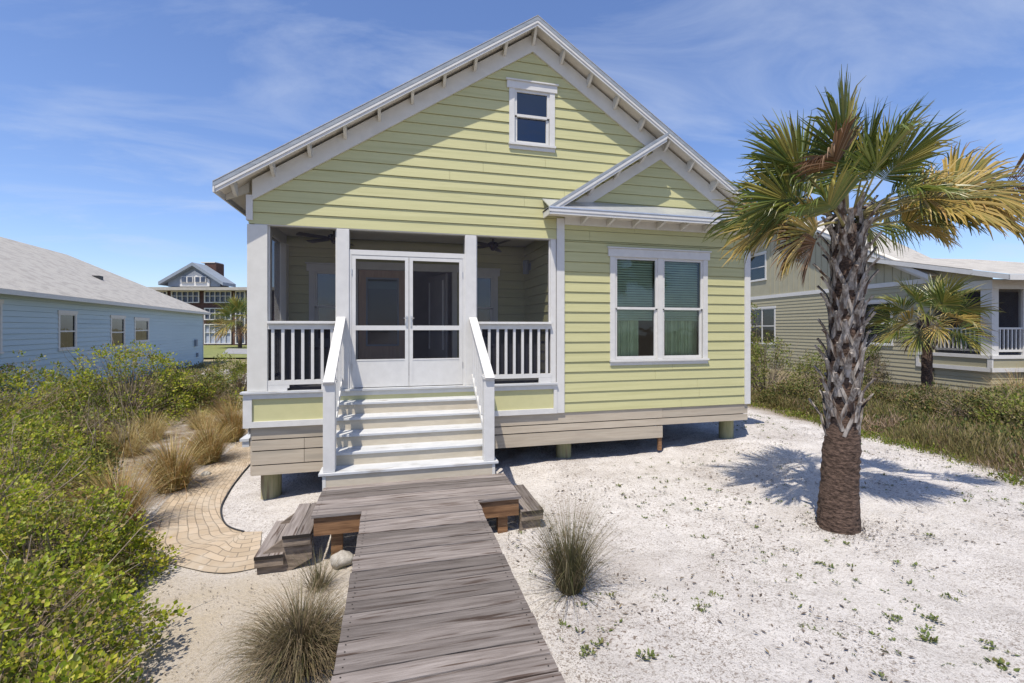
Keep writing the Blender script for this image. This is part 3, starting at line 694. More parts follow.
def sandmat():
    m=bpy.data.materials.new('white_sand'); m.use_nodes=True; nt=m.node_tree; L=nt.links; b=nt.nodes['Principled BSDF']; b.inputs['Roughness'].default_value=.95; b.inputs['Specular IOR Level'].default_value=.1
    tc=nd(nt,'ShaderNodeTexCoord')
    def noi(s,d=6,r=.6):
        n=nd(nt,'ShaderNodeTexNoise'); n.inputs['Scale'].default_value=s; n.inputs['Detail'].default_value=d; n.inputs['Roughness'].default_value=r; L.new(tc.outputs['Object'],n.inputs['Vector']); return n.outputs[0]
    def rng(src,a,b_,c=0,d=1):
        n=nd(nt,'ShaderNodeMapRange'); n.inputs[1].default_value=a; n.inputs[2].default_value=b_; n.inputs[3].default_value=c; n.inputs[4].default_value=d; L.new(src,n.inputs[0]); return n.outputs[0]
    def mix(f,c1,c2):
        n=nd(nt,'ShaderNodeMix',data_type='RGBA'); L.new(f,n.inputs[0])
        for k,c in ((6,c1),(7,c2)):
            if isinstance(c,tuple): n.inputs[k].default_value=(*c,1)
            else: L.new(c,n.inputs[k])
        return n.outputs[2]
    def mul(a,b_):
        n=nd(nt,'ShaderNodeMath',operation='MULTIPLY'); L.new(a,n.inputs[0]); L.new(b_,n.inputs[1]); return n.outputs[0]
    c=mix(rng(noi(3.5),.35,.65),(.54,.515,.49),(.63,.605,.58))
    c=mix(rng(noi(.7,8,.65),.48,.68),c,(.46,.43,.405))
    # dark crumbs gathered in patches
    c=mix(mul(rng(noi(30,4,.75),.55,.59),rng(noi(.9,6),.42,.62,.35,1)),c,(.20,.16,.13))
    c=mix(mul(rng(noi(75,3,.75),.54,.60),rng(noi(1.7,6),.40,.62,.35,1)),c,(.22,.185,.155))
    sx=nd(nt,'ShaderNodeSeparateXYZ'); L.new(tc.outputs['Object'],sx.inputs[0])
    # older, yellower sand on the left of the boardwalk
    c=mix(mul(mul(rng(sx.outputs[0],.2,-1.0),rng(sx.outputs[1],6.2,5.2)),rng(noi(1.3),.30,.60,.35,.9)),c,(.43,.37,.28))
    # leaf litter soil among the left shrubs, scrub soil further out
    c=mix(mul(rng(sx.outputs[0],-2.9,-4.2),rng(noi(2.2),.3,.55,.3,.9)),c,(.17,.13,.085))
    c=mix(mul(rng(sx.outputs[0],9.0,9.9),rng(noi(2.6),.25,.5,.6,1)),c,(.17,.13,.085))
    far=rng(sx.outputs[1],15,24); gcol=mix(rng(noi(.35,8),.4,.6),(.17,.15,.07),(.30,.26,.16)); c=mix(far,c,gcol)
    L.new(c,b.inputs['Base Color'])
    bp=nd(nt,'ShaderNodeBump'); bp.inputs['Distance'].default_value=.035; L.new(noi(22,8,.72),bp.inputs['Height']); L.new(bp.outputs[0],b.inputs['Normal'])
    return m
g=m.build('ground',sandmat(),smooth=True); struct(g)
# paver path with UVs along it ------------------------------------------------
def pavermat():
    m=bpy.data.materials.new('tan_pavers'); m.use_nodes=True; nt=m.node_tree; L=nt.links; b=nt.nodes['Principled BSDF']; b.inputs['Roughness'].default_value=.9
    uv=nd(nt,'ShaderNodeUVMap'); uv.uv_map='UVMap'
    br=nd(nt,'ShaderNodeTexBrick'); L.new(uv.outputs[0],br.inputs['Vector']); br.inputs['Scale'].default_value=1; br.inputs['Brick Width'].default_value=.24; br.inputs['Row Height'].default_value=.12
    br.inputs['Mortar Size'].default_value=.006; br.inputs['Mortar Smooth'].default_value=.2; br.inputs['Color1'].default_value=(.33,.26,.18,1); br.inputs['Color2'].default_value=(.43,.345,.25,1); br.inputs['Mortar'].default_value=(.20,.165,.12,1)
    tc=nd(nt,'ShaderNodeTexCoord'); n=nd(nt,'ShaderNodeTexNoise'); n.inputs['Scale'].default_value=3; n.inputs['Detail'].default_value=8; L.new(tc.outputs['Object'],n.inputs['Vector'])
    r=nd(nt,'ShaderNodeMapRange'); r.inputs[1].default_value=.45; r.inputs[2].default_value=.75; r.inputs[4].default_value=.7; L.new(n.outputs[0],r.inputs[0])
    mx=nd(nt,'ShaderNodeMix',data_type='RGBA'); L.new(r.outputs[0],mx.inputs[0]); L.new(br.outputs['Color'],mx.inputs[6]); mx.inputs[7].default_value=(.42,.37,.30,1)
    L.new(mx.outputs[2],b.inputs['Base Color'])
    n2=nd(nt,'ShaderNodeTexNoise'); n2.inputs['Scale'].default_value=5; n2.inputs['Detail'].default_value=10; n2.inputs['Roughness'].default_value=.7; L.new(tc.outputs['Object'],n2.inputs['Vector'])
    r2=nd(nt,'ShaderNodeMapRange'); r2.inputs[1].default_value=.60; r2.inputs[2].default_value=.70; r2.inputs[4].default_value=.6; L.new(n2.outputs[0],r2.inputs[0])
    m2=nd(nt,'ShaderNodeMix',data_type='RGBA'); L.new(r2.outputs[0],m2.inputs[0]); L.new(mx.outputs[2],m2.inputs[6]); m2.inputs[7].default_value=(.50,.46,.40,1); L.new(m2.outputs[2],b.inputs['Base Color'])
    bp=nd(nt,'ShaderNodeBump'); bp.inputs['Distance'].default_value=.008; bp.invert=True; L.new(br.outputs['Fac'],bp.inputs['Height']); L.new(bp.outputs[0],b.inputs['Normal']); return m
outer=[gp(*p,z=.05) for p in ((150,572),(146,552),(149,528),(163,502),(187,480),(212,462),(236,443),(245,432),(250,415))]
inner=[gp(*p,z=.05) for p in ((262,534),(243,532),(226,524),(221,508),(228,492),(240,475),(253,460),(262,448),(268,425))]
def resamp(pts,n):
    pts=[Vector(p) for p in pts]
    out=[]
    k=len(pts)-1
    for i in range(n+1):
        t=i/n*k; a=min(int(t),k-1); f=t-a
        p0=pts[max(a-1,0)];p1=pts[a];p2=pts[a+1];p3=pts[min(a+2,k)]
        out.append(.5*((2*p1)+(p2-p0)*f+(2*p0-5*p1+4*p2-p3)*f*f+(3*p1-p0-3*p2+p3)*f**3))
    return out
m=MB(); n=70
A=resamp([gp(258,571,.05),gp(215,573,.05)]+outer[1:],n); B=resamp(inner[:1]+inner,n) if False else resamp([inner[0],inner[1]]+inner[1:],n)
B=resamp([gp(262,534,.05),gp(250,533,.05)]+inner[2:],n) if False else B
s=0; K=12; uvs=[]; mid=None
for i in range(n+1):
    c=(A[i]+B[i])/2
    if mid is not None: s+=(c-mid).length
    mid=c; w=(A[i]-B[i]).length
    for k in range(K+1):
        p=A[i].lerp(B[i],k/K); edge=.0
        m.v.append((p.x,p.y,gz(p.x,p.y)+.014)); uvs.append((s,w*k/K))
for i in range(n):
    for k in range(K): a=i*(K+1)+k; m.f.append((a,a+1,a+K+2,a+K+1))
pv=m.build('paved_path',pavermat()); struct(pv)
uvl=pv.data.uv_layers.new(name='UVMap')
for lp in pv.data.loops: uvl.data[lp.index].uv=uvs[lp.vertex_index]
# dark plastic edging along the inside of the curve
m=MB(); m.tube([(p.x,p.y,gz(p.x,p.y)+.02) for p in B[8:]],.012,6); tag(m.build('path_edging','black'),'thin dark edging along the inner curve of the paver path','edging')
# =================================================================== VEGETATION
def leaf(mb,p,d,n,L,W):
    """pointed leaf quad folded a little along the middle"""
    s=d.cross(n); 
    if s.length<1e-3: s=Vector((1,0,0))
    s.normalize(); a=p; b=p+d*L*.45+s*W/2+n*W*.12; c=p+d*L; e=p+d*L*.45-s*W/2+n*W*.12
    mb.q(a,b,c,e)
def rv(r): 
    while True:
        v=Vector((r.uniform(-1,1),r.uniform(-1,1),r.uniform(-1,1)))
        if .05<v.length<1: return v.normalized()
def shrub(label,x,y,rx,ry,h,nclump,lpc,L,mt,seed,name='shrub',cat='shrub',W=.5,clump=.16,stems=10,z0=None,low=.0,group=None,twigout=0,mt2=None,frac2=.25):
    r=random.Random(seed); z0=gz(x,y) if z0 is None else z0
    e=empty(name,label,cat,(x,y,z0),0,group)
    f=MB(); f2=MB(); st=MB(); dead=MB()
    for i in range(nclump):
        # clump centres through an uneven dome
        a=r.uniform(0,2*PI); el=math.asin(r.uniform(low,1)); rad=r.uniform(.45,1.0)**.5
        dv=Vector((math.cos(a)*math.cos(el),math.sin(a)*math.cos(el),math.sin(el)))
        bump=1+.32*noise.noise(dv*2.1+Vector((seed*3.1,0,0)))+.12*noise.noise(dv*5+Vector((0,seed,0)))
        c=Vector((dv.x*rx,dv.y*ry,dv.z*h))*rad*bump
        out=Vector((dv.x,dv.y,dv.z+.5)).normalized()
        if noise.noise(c*(2.6 if L<.05 else 1.5)+Vector((seed,seed,0)))>.12 and r.random()<.88:
            for k in range(7):       # bare patch: a fan of short dead twigs
                o=rv(r); p=c*.92+o*clump*.8; q=p+(out*.5+rv(r)*.9).normalized()*clump*r.uniform(.5,1.6); s_=(q-p).cross(rv(r)).normalized()*L*.045
                dead.q(p-s_,p+s_,q+s_*.4,q-s_*.4)
            continue
        tgt=f2 if (mt2 and r.random()<frac2) else f
        cl=clump*r.uniform(.6,1.3)
        if i%3==0: st.tube([tuple(c*.25+Vector((0,0,0))),tuple(c*.7+rv(r)*.04),tuple(c+out*cl*.5)],[.008,.005,.002],3,False)
        for k in range(lpc):
            o=rv(r); p=c+Vector((o.x*cl,o.y*cl,o.z*cl*.8))*r.random()**.5
            d=(o*.8+out*.7+rv(r)*.5).normalized(); nn=(out+rv(r)*.7).normalized()
            l=L*r.uniform(.5,1.5); leaf(tgt,p,d,nn,l,l*W)
    for i in range(stems):
        a=r.uniform(0,2*PI); q=r.uniform(.2,.9); tp=Vector((math.cos(a)*rx*q,math.sin(a)*ry*q,h*r.uniform(.5,.95)))
        st.tube([(r.uniform(-.1,.1),r.uniform(-.1,.1),-.05),tuple(tp*.5+rv(r)*.08),tuple(tp)],[.018,.012,.004],5,False)
    for i in range(twigout):
        a=r.uniform(0,2*PI); q=r.uniform(.5,1.05); tp=Vector((math.cos(a)*rx*q,math.sin(a)*ry*q,h*r.uniform(.6,1.1)))
        st.tube([tuple(tp*.72),tuple(tp*.9+rv(r)*.06),tuple(tp*1.06+rv(r)*.1)],[.005,.004,.002],4,False)
    f.build('foliage',mt,e)
    if f2.v: f2.build('foliage',mt2,e)
    st.build('stem','twig',e)
    if dead.v: dead.build('dead_twigs','deadtwig',e)
    return e
def gl(lat,d): 
    x,y=cam2w(lat,d); return x,y
# foreground mass on the left
fg=[ # px, d, rx, ry, h, label
 (-45,3.1,1.1,1.05,.95,'bright yellow green leafy shrub in the bottom left corner beside the sand'),
 (42,4.5,.85,.95,1.0,'bright leafy shrub reaching out over the left end of the paver path'),
 (-55,4.7,1.3,1.2,1.25,'tall yellow green shrub at the left edge above the corner shrub'),
 (15,6.0,1.0,1.05,1.25,'yellow green shrub behind the shrub that overhangs the paver path'),
 (-90,7.0,1.4,1.3,1.35,'broad leafy shrub at the far left edge in front of the blue house'),
 (-30,2.45,.8,.8,.7,'low leafy shrub at the very bottom of the left edge')]
for i,(px,d,rx,ry,h,lb) in enumerate(fg):
    x,y=at(px,d); shrub(lb,x,y,rx,ry,h,1050,22,.034,'bush_y',20+i,W=.8,clump=.10,stems=18,twigout=16,low=-.05,mt2='bush_g',frac2=.3,group='leafy shrubs left of the path')
x,y=at(122,4.95); shrub('low arching leafy sprig leaning over the pavers near the grass clump',x,y,.42,.35,.55,150,16,.034,'bush_y',41,W=.75,clump=.1,stems=8,low=0,group='leafy shrubs left of the path')
# mid-left shrubs toward the blue house
md=[(15,13,2.0,1.8,1.9,'bush_g','dark green rounded bush below the left window of the blue house'),
    (-30,10.0,1.6,1.6,1.45,'bush_y','yellowish bush at the left edge below the blue house wall'),
    (55,9.6,1.2,1.3,1.0,'bush_g','wide green bush between the foreground shrubs and the tall bush'),
    (128,13.2,1.9,1.7,2.25,'bush_y','tall loose bush covering the lower part of two blue house windows'),
    (70,12.0,1.2,1.2,1.4,'bush_g','mid green bush left of the tall loose bush'),
    (170,14.5,1.2,1.1,1.35,'bush_g','leafy bush below the far end of the blue house'),
    (200,15.0,1.2,1.2,1.1,'bush_d','low olive bush between the blue house corner and the cottage'),
    (242,19.0,1.5,1.2,1.55,'bush_g','dark green bush just left of the cottage corner post'),
    (0,8.2,1.3,1.1,1.0,'bush_y','low yellowish bush in front of the green bushes at left')]
for i,(px,d,rx,ry,h,mt,lb) in enumerate(md):
    x,y=at(px,d); shrub(lb,x,y,rx,ry,h,620,20,.06,mt,60+i,W=.65,clump=.17,stems=16,twigout=10,low=0,mt2='bush_y' if mt!='bush_y' else 'bush_g',frac2=.25,group='bushes in front of the blue house')
def tuft(label,x,y,r0,h,n,mt,seed,name='grass_clump',cat='grass',w=.0045,spread=.9,droop=.5,mt2=None,frac=0,group=None,lean=(0,0)):
    r=random.Random(seed); z=gz(x,y); e=empty(name,label,cat,(x,y,z),0,group); A=MB(); B=MB()
    for i in range(n):
        a=r.uniform(0,2*PI); q=r.random()**.6; bx,by=math.cos(a)*r0*.28*q,math.sin(a)*r0*.28*q
        tilt=spread*q*r.uniform(.35,1.25)+(r.uniform(.5,.9) if r.random()<.035 else 0); L=h*(r.uniform(.25,.8) if r.random()<.35 else r.uniform(.6,1.15)); p=Vector((bx,by,0)); side=Vector((-math.sin(a+r.uniform(-.8,.8)),math.cos(a),0)).normalized()
        a2=a+r.uniform(-.5,.5); kink=r.uniform(.5,1.3) if r.random()<.16 else 0; kk=r.randint(2,4); S=5; m=B if (mt2 and r.random()<frac) else A; prev=None
        for k in range(S+1):
            t=k/S; ww=w*(1-t*.85)*r.uniform(.9,1.1)*.5; cur=(p-side*ww,p+side*ww)
            if prev: m.q(prev[0],prev[1],cur[1],cur[0])
            prev=cur; ang=tilt+droop*t*t*1.6*(.4+q)+(kink if k>=kk else 0)
            p=p+Vector((math.cos(a2)*math.sin(ang)+lean[0]*t,math.sin(a2)*math.sin(ang)+lean[1]*t,math.cos(ang)))*L/S
    # join consecutive quads of one blade into an island
    for mm,mt_ in ((A,mt),(B,mt2)):
        if not mm.v: continue
        vs=[];fs=[];S=5; nb=len(mm.f)//S
        for b in range(nb):
            i0=len(vs)
            for k in range(S):
                f=mm.f[b*S+k]
                if k==0: vs += [mm.v[f[0]],mm.v[f[1]]]
                vs += [mm.v[f[3]],mm.v[f[2]]]
                j=i0+2*k; fs.append((j,j+1,j+3,j+2))
        mm.v=vs; mm.f=fs; mm.build('blades',mt_,e)
    return e
x,y=gp(570,588,.28); tuft('upright dark green rush clump in the sand right of the boardwalk',x,y,.34,.82,1100,'rush',3,w=.0055,spread=.55,droop=.55,mt2='muhly',frac=.35)
x,y=gp(300,668,.12); tuft('large brown clump of grass beside the left edge of the boardwalk',x,y,.5,.64,3000,'muhly',4,w=.0055,spread=.8,droop=1.35,mt2='rush',frac=.15,lean=(-.10,-.05))
x,y=gp(318,590,.12); tuft('small clump of dry blades below the left landing steps',x,y,.3,.42,240,'rush',14,w=.005,spread=.8,droop=.5,mt2='muhly',frac=.4)
gt=[(172,489,.62,.98,'first large rust coloured grass clump on the outer edge of the paver curve'),
    (208,462,.55,.95,'middle rust coloured grass clump along the outer edge of the paver path'),
    (232,440,.6,1.1,'grass clump nearest the corner of the cottage along the paver path'),
    (118,532,.55,.98,'golden grass clump half hidden by the leafy shrub left of the pavers')]
for i,(px,py,r0,h,lb) in enumerate(gt):
    x,y=gp(px,py,.02); tuft(lb,x,y,r0*1.1,h*.98,1500,'rust',30+i,w=.0095,spread=.52,droop=.85,mt2='straw',frac=.28,group='rust coloured grass clumps by the paver path',lean=(-.22,.05))
bgt=[(183,398,.6,.8,'straw coloured grass below the end of the blue house wall'),(150,440,.6,.75,'dry straw grass between the bushes left of the rust clumps'),
     (128,455,.6,.8,'dry straw grass just above the golden grass clump'),(200,428,.5,.6,'pale straw grass behind the middle rust clump'),(222,410,.5,.6,'pale straw grass behind the clump at the cottage corner')]
for i,(px,py,r0,h,lb) in enumerate(bgt):
    x,y=gp(px,py,.0); tuft(lb,x,y,r0*1.4,h,700,'straw',50+i,w=.009,spread=.8,droop=.6,mt2='rust',frac=.35,group='straw grass left of the cottage')
# tall dry stalks among the shrubs
r=random.Random(9); m=MB()
for i in range(45):
    px=r.uniform(85,150); py=r.uniform(425,470); x,y=gp(px,py,0); h=r.uniform(.7,1.5); dx,dy=r.uniform(-.4,.4),r.uniform(-.3,.3)
    m.tube([(x,y,0),(x+dx*.3,y+dy*.3,h*.6),(x+dx,y+dy,h)],[.007,.005,.003],4,False)
tag(m.build('dry_stalks','twig'),'bare dry stalks standing among the bushes left of the path','stalks',kind='stuff')
# low ground scrub on the left (uncountable)
def scatter(name,label,cat,npts,fn,mt,L,seed,h=.25,lpc=8,W=.4,dens=None):
    r=random.Random(seed); m=MB(); k=0
    while k<npts:
        x,y=fn(r); k+=1
        if dens and noise.noise((x*dens,y*dens,seed))<-.15: continue
        hh=h*r.uniform(.4,1.3)*(1+.8*noise.noise((x*.5,y*.5,3))); z=gz(x,y)
        for q in range(lpc):
            o=rv(r); p=Vector((x,y,z+hh*r.random()))+Vector((o.x,o.y,0))*h*.5*r.random()
            d=Vector((o.x*.6,o.y*.6,.4+r.random())).normalized(); l=L*r.uniform(.6,1.4); leaf(m,p,d,rv(r),l,l*W)
    return tag(m.build(name,mt),label,cat,kind='stuff')
def quadfn(c):   # random point inside a quad of ground points
    def f(r):
        u,v=r.random(),r.random(); a=Vector(c[0]).lerp(Vector(c[1]),u); b=Vector(c[3]).lerp(Vector(c[2]),u); p=a.lerp(b,v); return p.x,p.y
    return f
scatter('ground_cover','low leafy ground cover under the shrubs left of the path','ground cover',5200,quadfn([cam2w(-9,3.2),cam2w(-3.9,4.2),cam2w(-8.2,9.5),cam2w(-16,11)]),'bush_d',.07,1,.32,9,.6,.8)
scatter('ground_cover','brown and green scrub covering the ground toward the blue house','ground cover',5200,quadfn([cam2w(-18,10.5),cam2w(-7.9,9.6),cam2w(-20,32),cam2w(-34,26)]),'scrub',.13,2,.35,8,.35,.6)
# right hand scrub band
bord=[gp(*p,z=.5) for p in ((738,402),(790,411),(830,421),(880,438),(940,452),(1000,470),(1060,486))]
def bandfn(far):
    def f(r):
        t=r.random()*(len(bord)-1); i=int(t); f_=t-i; a=Vector(bord[i]).lerp(Vector(bord[i+1]),f_)
        b=a+Vector((far*1.0,far*.35))
        p=a.lerp(b,r.random()**1.2); return p.x,p.y
    return f
def clumps(name,label,n,fn,mt,L,seed,rr=(.25,.6),hh=(.15,.5),lpc=60,W=.3,dens=None,up=.6):
    r=random.Random(seed); m=MB(); k=0; tries=0
    while k<n and tries<n*6:
        tries+=1; x,y=fn(r)
        if dens and noise.noise((x*dens,y*dens,seed))<-.12: continue
        k+=1; R_=r.uniform(*rr); h=r.uniform(*hh)*(1+.5*noise.noise((x*.4,y*.4,3))); z=gz(x,y); dd=math.hypot(x,y); q_=lpc if dd<14 else int(lpc*.7)
        for q in range(q_):
            a=r.uniform(0,2*PI); e=r.random()**.5; el=math.asin(r.random()); p=Vector((x+math.cos(a)*R_*math.cos(el)*e,y+math.sin(a)*R_*math.cos(el)*e,z+h*math.sin(el)*r.uniform(.6,1.1)))
            d=Vector((math.cos(a)*.5*r.random(),math.sin(a)*.5*r.random(),up+r.random()*.5))+rv(r)*.5; d.normalize(); l=L*r.uniform(.5,1.5); leaf(m,p,d,rv(r),l,l*W)
    return tag(m.build(name,mt),label,'scrub',kind='stuff')
clumps('scrub','brown wiry scrub filling the ground between the sand yard and the tan house',1900,bandfn(8.5),'scrub',.11,3,(.25,.6),(.15,.42),90,.11,.75,1.0)
clumps('scrub','dry reddish twiggy growth among the scrub right of the palm',600,bandfn(7.0),'deadtwig',.13,5,(.2,.5),(.12,.38),50,.07,1.1,.7)
clumps('scrub','green leafy tussocks among the scrub right of the sand yard',560,bandfn(7.0),'bush_d',.055,4,(.2,.5),(.2,.5),90,.5,.5)
clumps('scrub','low green runners creeping from the scrub on to the white sand',110,bandfn(-.5),'bush_g',.045,6,(.1,.28),(.05,.16),36,.5,1.5)
rb=[(765,14.5,1.1,1.0,2.0,'bush_g','rounded green bush beside the right corner of the cottage'),
    (818,15.5,.9,.8,1.6,'bush_g','upright leafy bush just left of the big palm trunk'),
    (872,17.0,.6,.5,1.75,'bush_g','slim leafy bush right of the big palm trunk'),
    (985,9.7,.9,.8,.95,'bush_d','olive green bush at the right edge in front of the scrub'),
    (1035,9.0,.9,.9,.95,'bush_g','green bush cut by the right edge of the picture'),
    (935,11.2,.9,.7,.8,'bush_d','low olive bush between the two palm trunks beside the sand'),
    (890,12.6,.8,.7,.7,'bush_d','small dark bush just right of the big palm trunk at the sand edge'),
    (790,13.0,.9,.7,.75,'bush_d','low dull green bush at the sand edge right of the cottage'),
    (1012,11.6,1.0,.8,.9,'bush_g','rounded leafy bush near the right edge behind the olive bush')]
for i,(px,d,rx,ry,h,mt,lb) in enumerate(rb):
    x,y=at(px,d); shrub(lb,x,y,rx,ry,h,420,20,.055,mt,90+i,W=.5,clump=.16,stems=16,twigout=12,low=0,mt2='scrub',frac2=.2,group='bushes right of the cottage')
x,y=at(1018,13.2); tuft('golden ornamental grass at the right edge below the neighbouring stairs',x,y,.9,1.25,900,'rust',77,w=.012,spread=.75,droop=.7,mt2='straw',frac=.4)
# sprouts and litter on the sand
PXq,PYq=at(838,5.40)
r=random.Random(21)
def sandpt(r):
    while True:
        X=r.uniform(1.2,9); Y=r.uniform(1.5,10)
        if Y>7.4 and X<6.9: continue
        return X,Y
m=MB(); 
for i in range(20000):
    x,y=sandpt(r)
    if noise.noise((x*.9,y*.9,9))+.5*noise.noise((x*3,y*3,2))<r.uniform(-.15,.45): continue
    z=gz(x,y)+.012; l=r.choice((.012,.018,.018,.028,.05))*r.uniform(.7,1.3); d=rv(r); d.z*=.2; d.normalize(); leaf(m,Vector((x,y,z)),d,Vector((0,0,1)),l,l*.35)
for i in range(1500):
    x,y=r.uniform(-3.4,-.4),r.uniform(1.5,5.5); z=gz(x,y)+.01; l=r.uniform(.01,.035); d=rv(r); d.z*=.2; d.normalize(); leaf(m,Vector((x,y,z)),d,Vector((0,0,1)),l,l*.3)
for i in range(700):
    a=r.uniform(0,2*PI); q=.21+abs(r.gauss(0,.13)); x=PXq+math.cos(a)*q; y=PYq+math.sin(a)*q; l=r.uniform(.01,.05); d=rv(r); d.z*=.25; d.normalize(); leaf(m,Vector((x,y,gz(x,y)+.014)),d,Vector((0,0,1)),l,l*.22)
tag(m.build('leaf_litter','litter'),'dry crumbs of leaf litter scattered over the sand','litter',kind='stuff')
m=MB()
def sprout(m,x,y,s,r):
    z=gz(x,y)+.005
    for k in range(r.randint(5,11)):
        o=rv(r); p=Vector((x,y,z))+Vector((o.x,o.y,0))*s*.8*r.random(); d=Vector((o.x,o.y,.25+.6*r.random())).normalized(); l=s*r.uniform(.5,1); leaf(m,p,d,Vector((0,0,1)),l,l*.5)
for i in range(1500):
    x,y=sandpt(r)
    if noise.noise((x*.6,y*.6,5))<r.uniform(-.3,.3): continue
    sprout(m,x,y,r.choice((.014,.02,.03,.045)),r)
tag(m.build('sprouts','sprout'),'tiny green seedlings dotted across the white sand','seedlings',kind='stuff')
for (px,py,s) in ((716,592,.05),(700,600,.04),(697,613,.04),(925,645,.06),(898,628,.045),(935,630,.05),(1003,676,.06),(984,655,.04),(643,655,.06),(600,643,.04),(585,650,.04),(820,565,.035),(930,545,.04),(950,603,.04),(660,594,.035),(833,640,.035),(807,633,.03)):
    x,y=gp(px,py,.33); 
    if py>=610: x,y=gp(px,py,.27)
    m=MB()
    for k in range(7): sprout(m,x+r.uniform(-.05,.05),y+r.uniform(-.05,.05),s*r.uniform(.5,1),r)
    o=m.build('weed','sprout'); tag(o,'small green weed lying flat on the white sand','weed','small weeds on the sand')
# =================================================================== PALMS
def frond(mb,base,az,el,pet,R,seed,droopk=.5,nl=46,span=1.95,roll=0.,pm=None):
    span*=.88
    r=random.Random(seed)
    d=Vector((math.cos(az)*math.cos(el),math.sin(az)*math.cos(el),math.sin(el)))
    p=Vector(base); pts=[p.copy()]; S=6
    for i in range(S):
        d=(d+Vector((0,0,-droopk*.07))).normalized(); p=p+d*pet/S; pts.append(p.copy())
    pm.tube(pts,[.022,.018,.015,.013,.012,.011,.010],5,False)
    side=d.cross(Vector((0,0,1))); 
    if side.length<.05: side=Vector((math.sin(az),-math.cos(az),0))
    side.normalize(); nrm=side.cross(d).normalized()
    q=Matrix.Rotation(roll,3,d); side=q@side; nrm=q@nrm
    # costa curving down
    cs=[p.copy()]; cd=d.copy()
    for i in range(8):
        cd=(cd+Vector((0,0,-droopk*.10))).normalized(); cs.append(cs[-1]+cd*R*.42/8)
    for i in range(nl):
        u=-1+2*(i+.5)/nl; al=u*span; f=(1-abs(u)); ci=f*7.99; k=int(ci); st=cs[k].lerp(cs[k+1],ci-k)
        tan=(cs[k+1]-cs[k]).normalized(); nn=(nrm+tan*-.1).normalized()
        dr=(tan*math.cos(al*.86)+side*math.sin(al*.86)+nn*.30*abs(math.sin(al))).normalized()
        L=R*(.66+.30*math.cos(al*.8))*r.uniform(.86,1.06)
        dA=span*2/nl; pp=st; sg=6; prev=None; dd=dr.copy(); ws=dd.cross(nn).normalized(); 
        dk=droopk*r.uniform(.6,1.5)
        tw=r.uniform(-.5,.5)
        brk = r.random()<.42
        i0=len(mb.v)
        for s_ in range(sg+1):
            t=s_/sg; rr=L*t
            wd=min(rr*dA*1.05+.008,.038*R/.85+.004)*(1 if t<.5 else max(0.05,1-(t-.5)/.5)**.75)
            fold=nn*wd*.35*(1 if i%2 else -1)
            sd=(ws+nn*tw*t).normalized()
            mb.v += [tuple(pp-sd*wd*.5),tuple(pp+fold),tuple(pp+sd*wd*.5)]
            gk=dk*(t**2)*.30
            if brk and t>.58: gk+=.55
            dd=(dd+Vector((0,0,-gk))+rv(r)*.03).normalized(); pp=pp+dd*L/sg
        for s_ in range(sg):
            a=i0+s_*3; mb.f += [(a,a+1,a+4,a+3),(a+1,a+2,a+5,a+4)]
def imgdir(ang_deg, toward):     # direction with screen angle (0=right,90=up) and component toward camera
    a=math.radians(ang_deg); lat=math.cos(a); up=math.sin(a); dep=-toward
    x,y=cam2w(lat,dep); v=Vector((x,y,up)).normalized(); return math.atan2(v.y,v.x), math.asin(v.z)
# big palm
PXb,PYb=at(838,5.40); gz0=gz(PXb,PYb)
palm=empty('cabbage_palm','tall cabbage palm with criss cross leaf bases growing from the white sand','palm tree',(PXb,PYb,gz0))
def trunkmesh(h,r0,prof,bend,n=28,rings=90,amp=.012,seed=0):
    m=MB()
    for i in range(rings+1):
        t=i/rings; z=h*t; rr=prof(t); cx=bend(t)
        for j in range(n):
            a=2*PI*j/n; k=rr*(1+.05*noise.noise((math.cos(a)*2,math.sin(a)*2,z*3+seed)))+amp*(.35*math.sin(z*80+5*noise.noise((math.cos(a)*1.5,math.sin(a)*1.5,z*2.5)))+1.5*noise.noise((math.cos(a)*4,math.sin(a)*4,z*16)))
            m.v.append((cx[0]+math.cos(a)*k,cx[1]+math.sin(a)*k,z-.08))
    for i in range(rings):
        for j in range(n): m.f.append((i*n+j,i*n+(j+1)%n,(i+1)*n+(j+1)%n,(i+1)*n+j))
    return m
TH_=3.62
rx_,ry_=CS,-SN          # camera right in world
def bend(t): s=.10*t+.07*math.sin(t*PI*.9)*t; return (rx_*s*.9,ry_*s*.9)
prof=lambda t: .215-.032*sm(0,.22,t)-.032*sm(.25,.45,t)-.004*sm(.5,1,t)
tm=trunkmesh(TH_,.2,prof,bend); tm.build('trunk','bark_low',palm,smooth=True)
bm_=MB(); r=random.Random(5)
GA=2.39996
nb=84
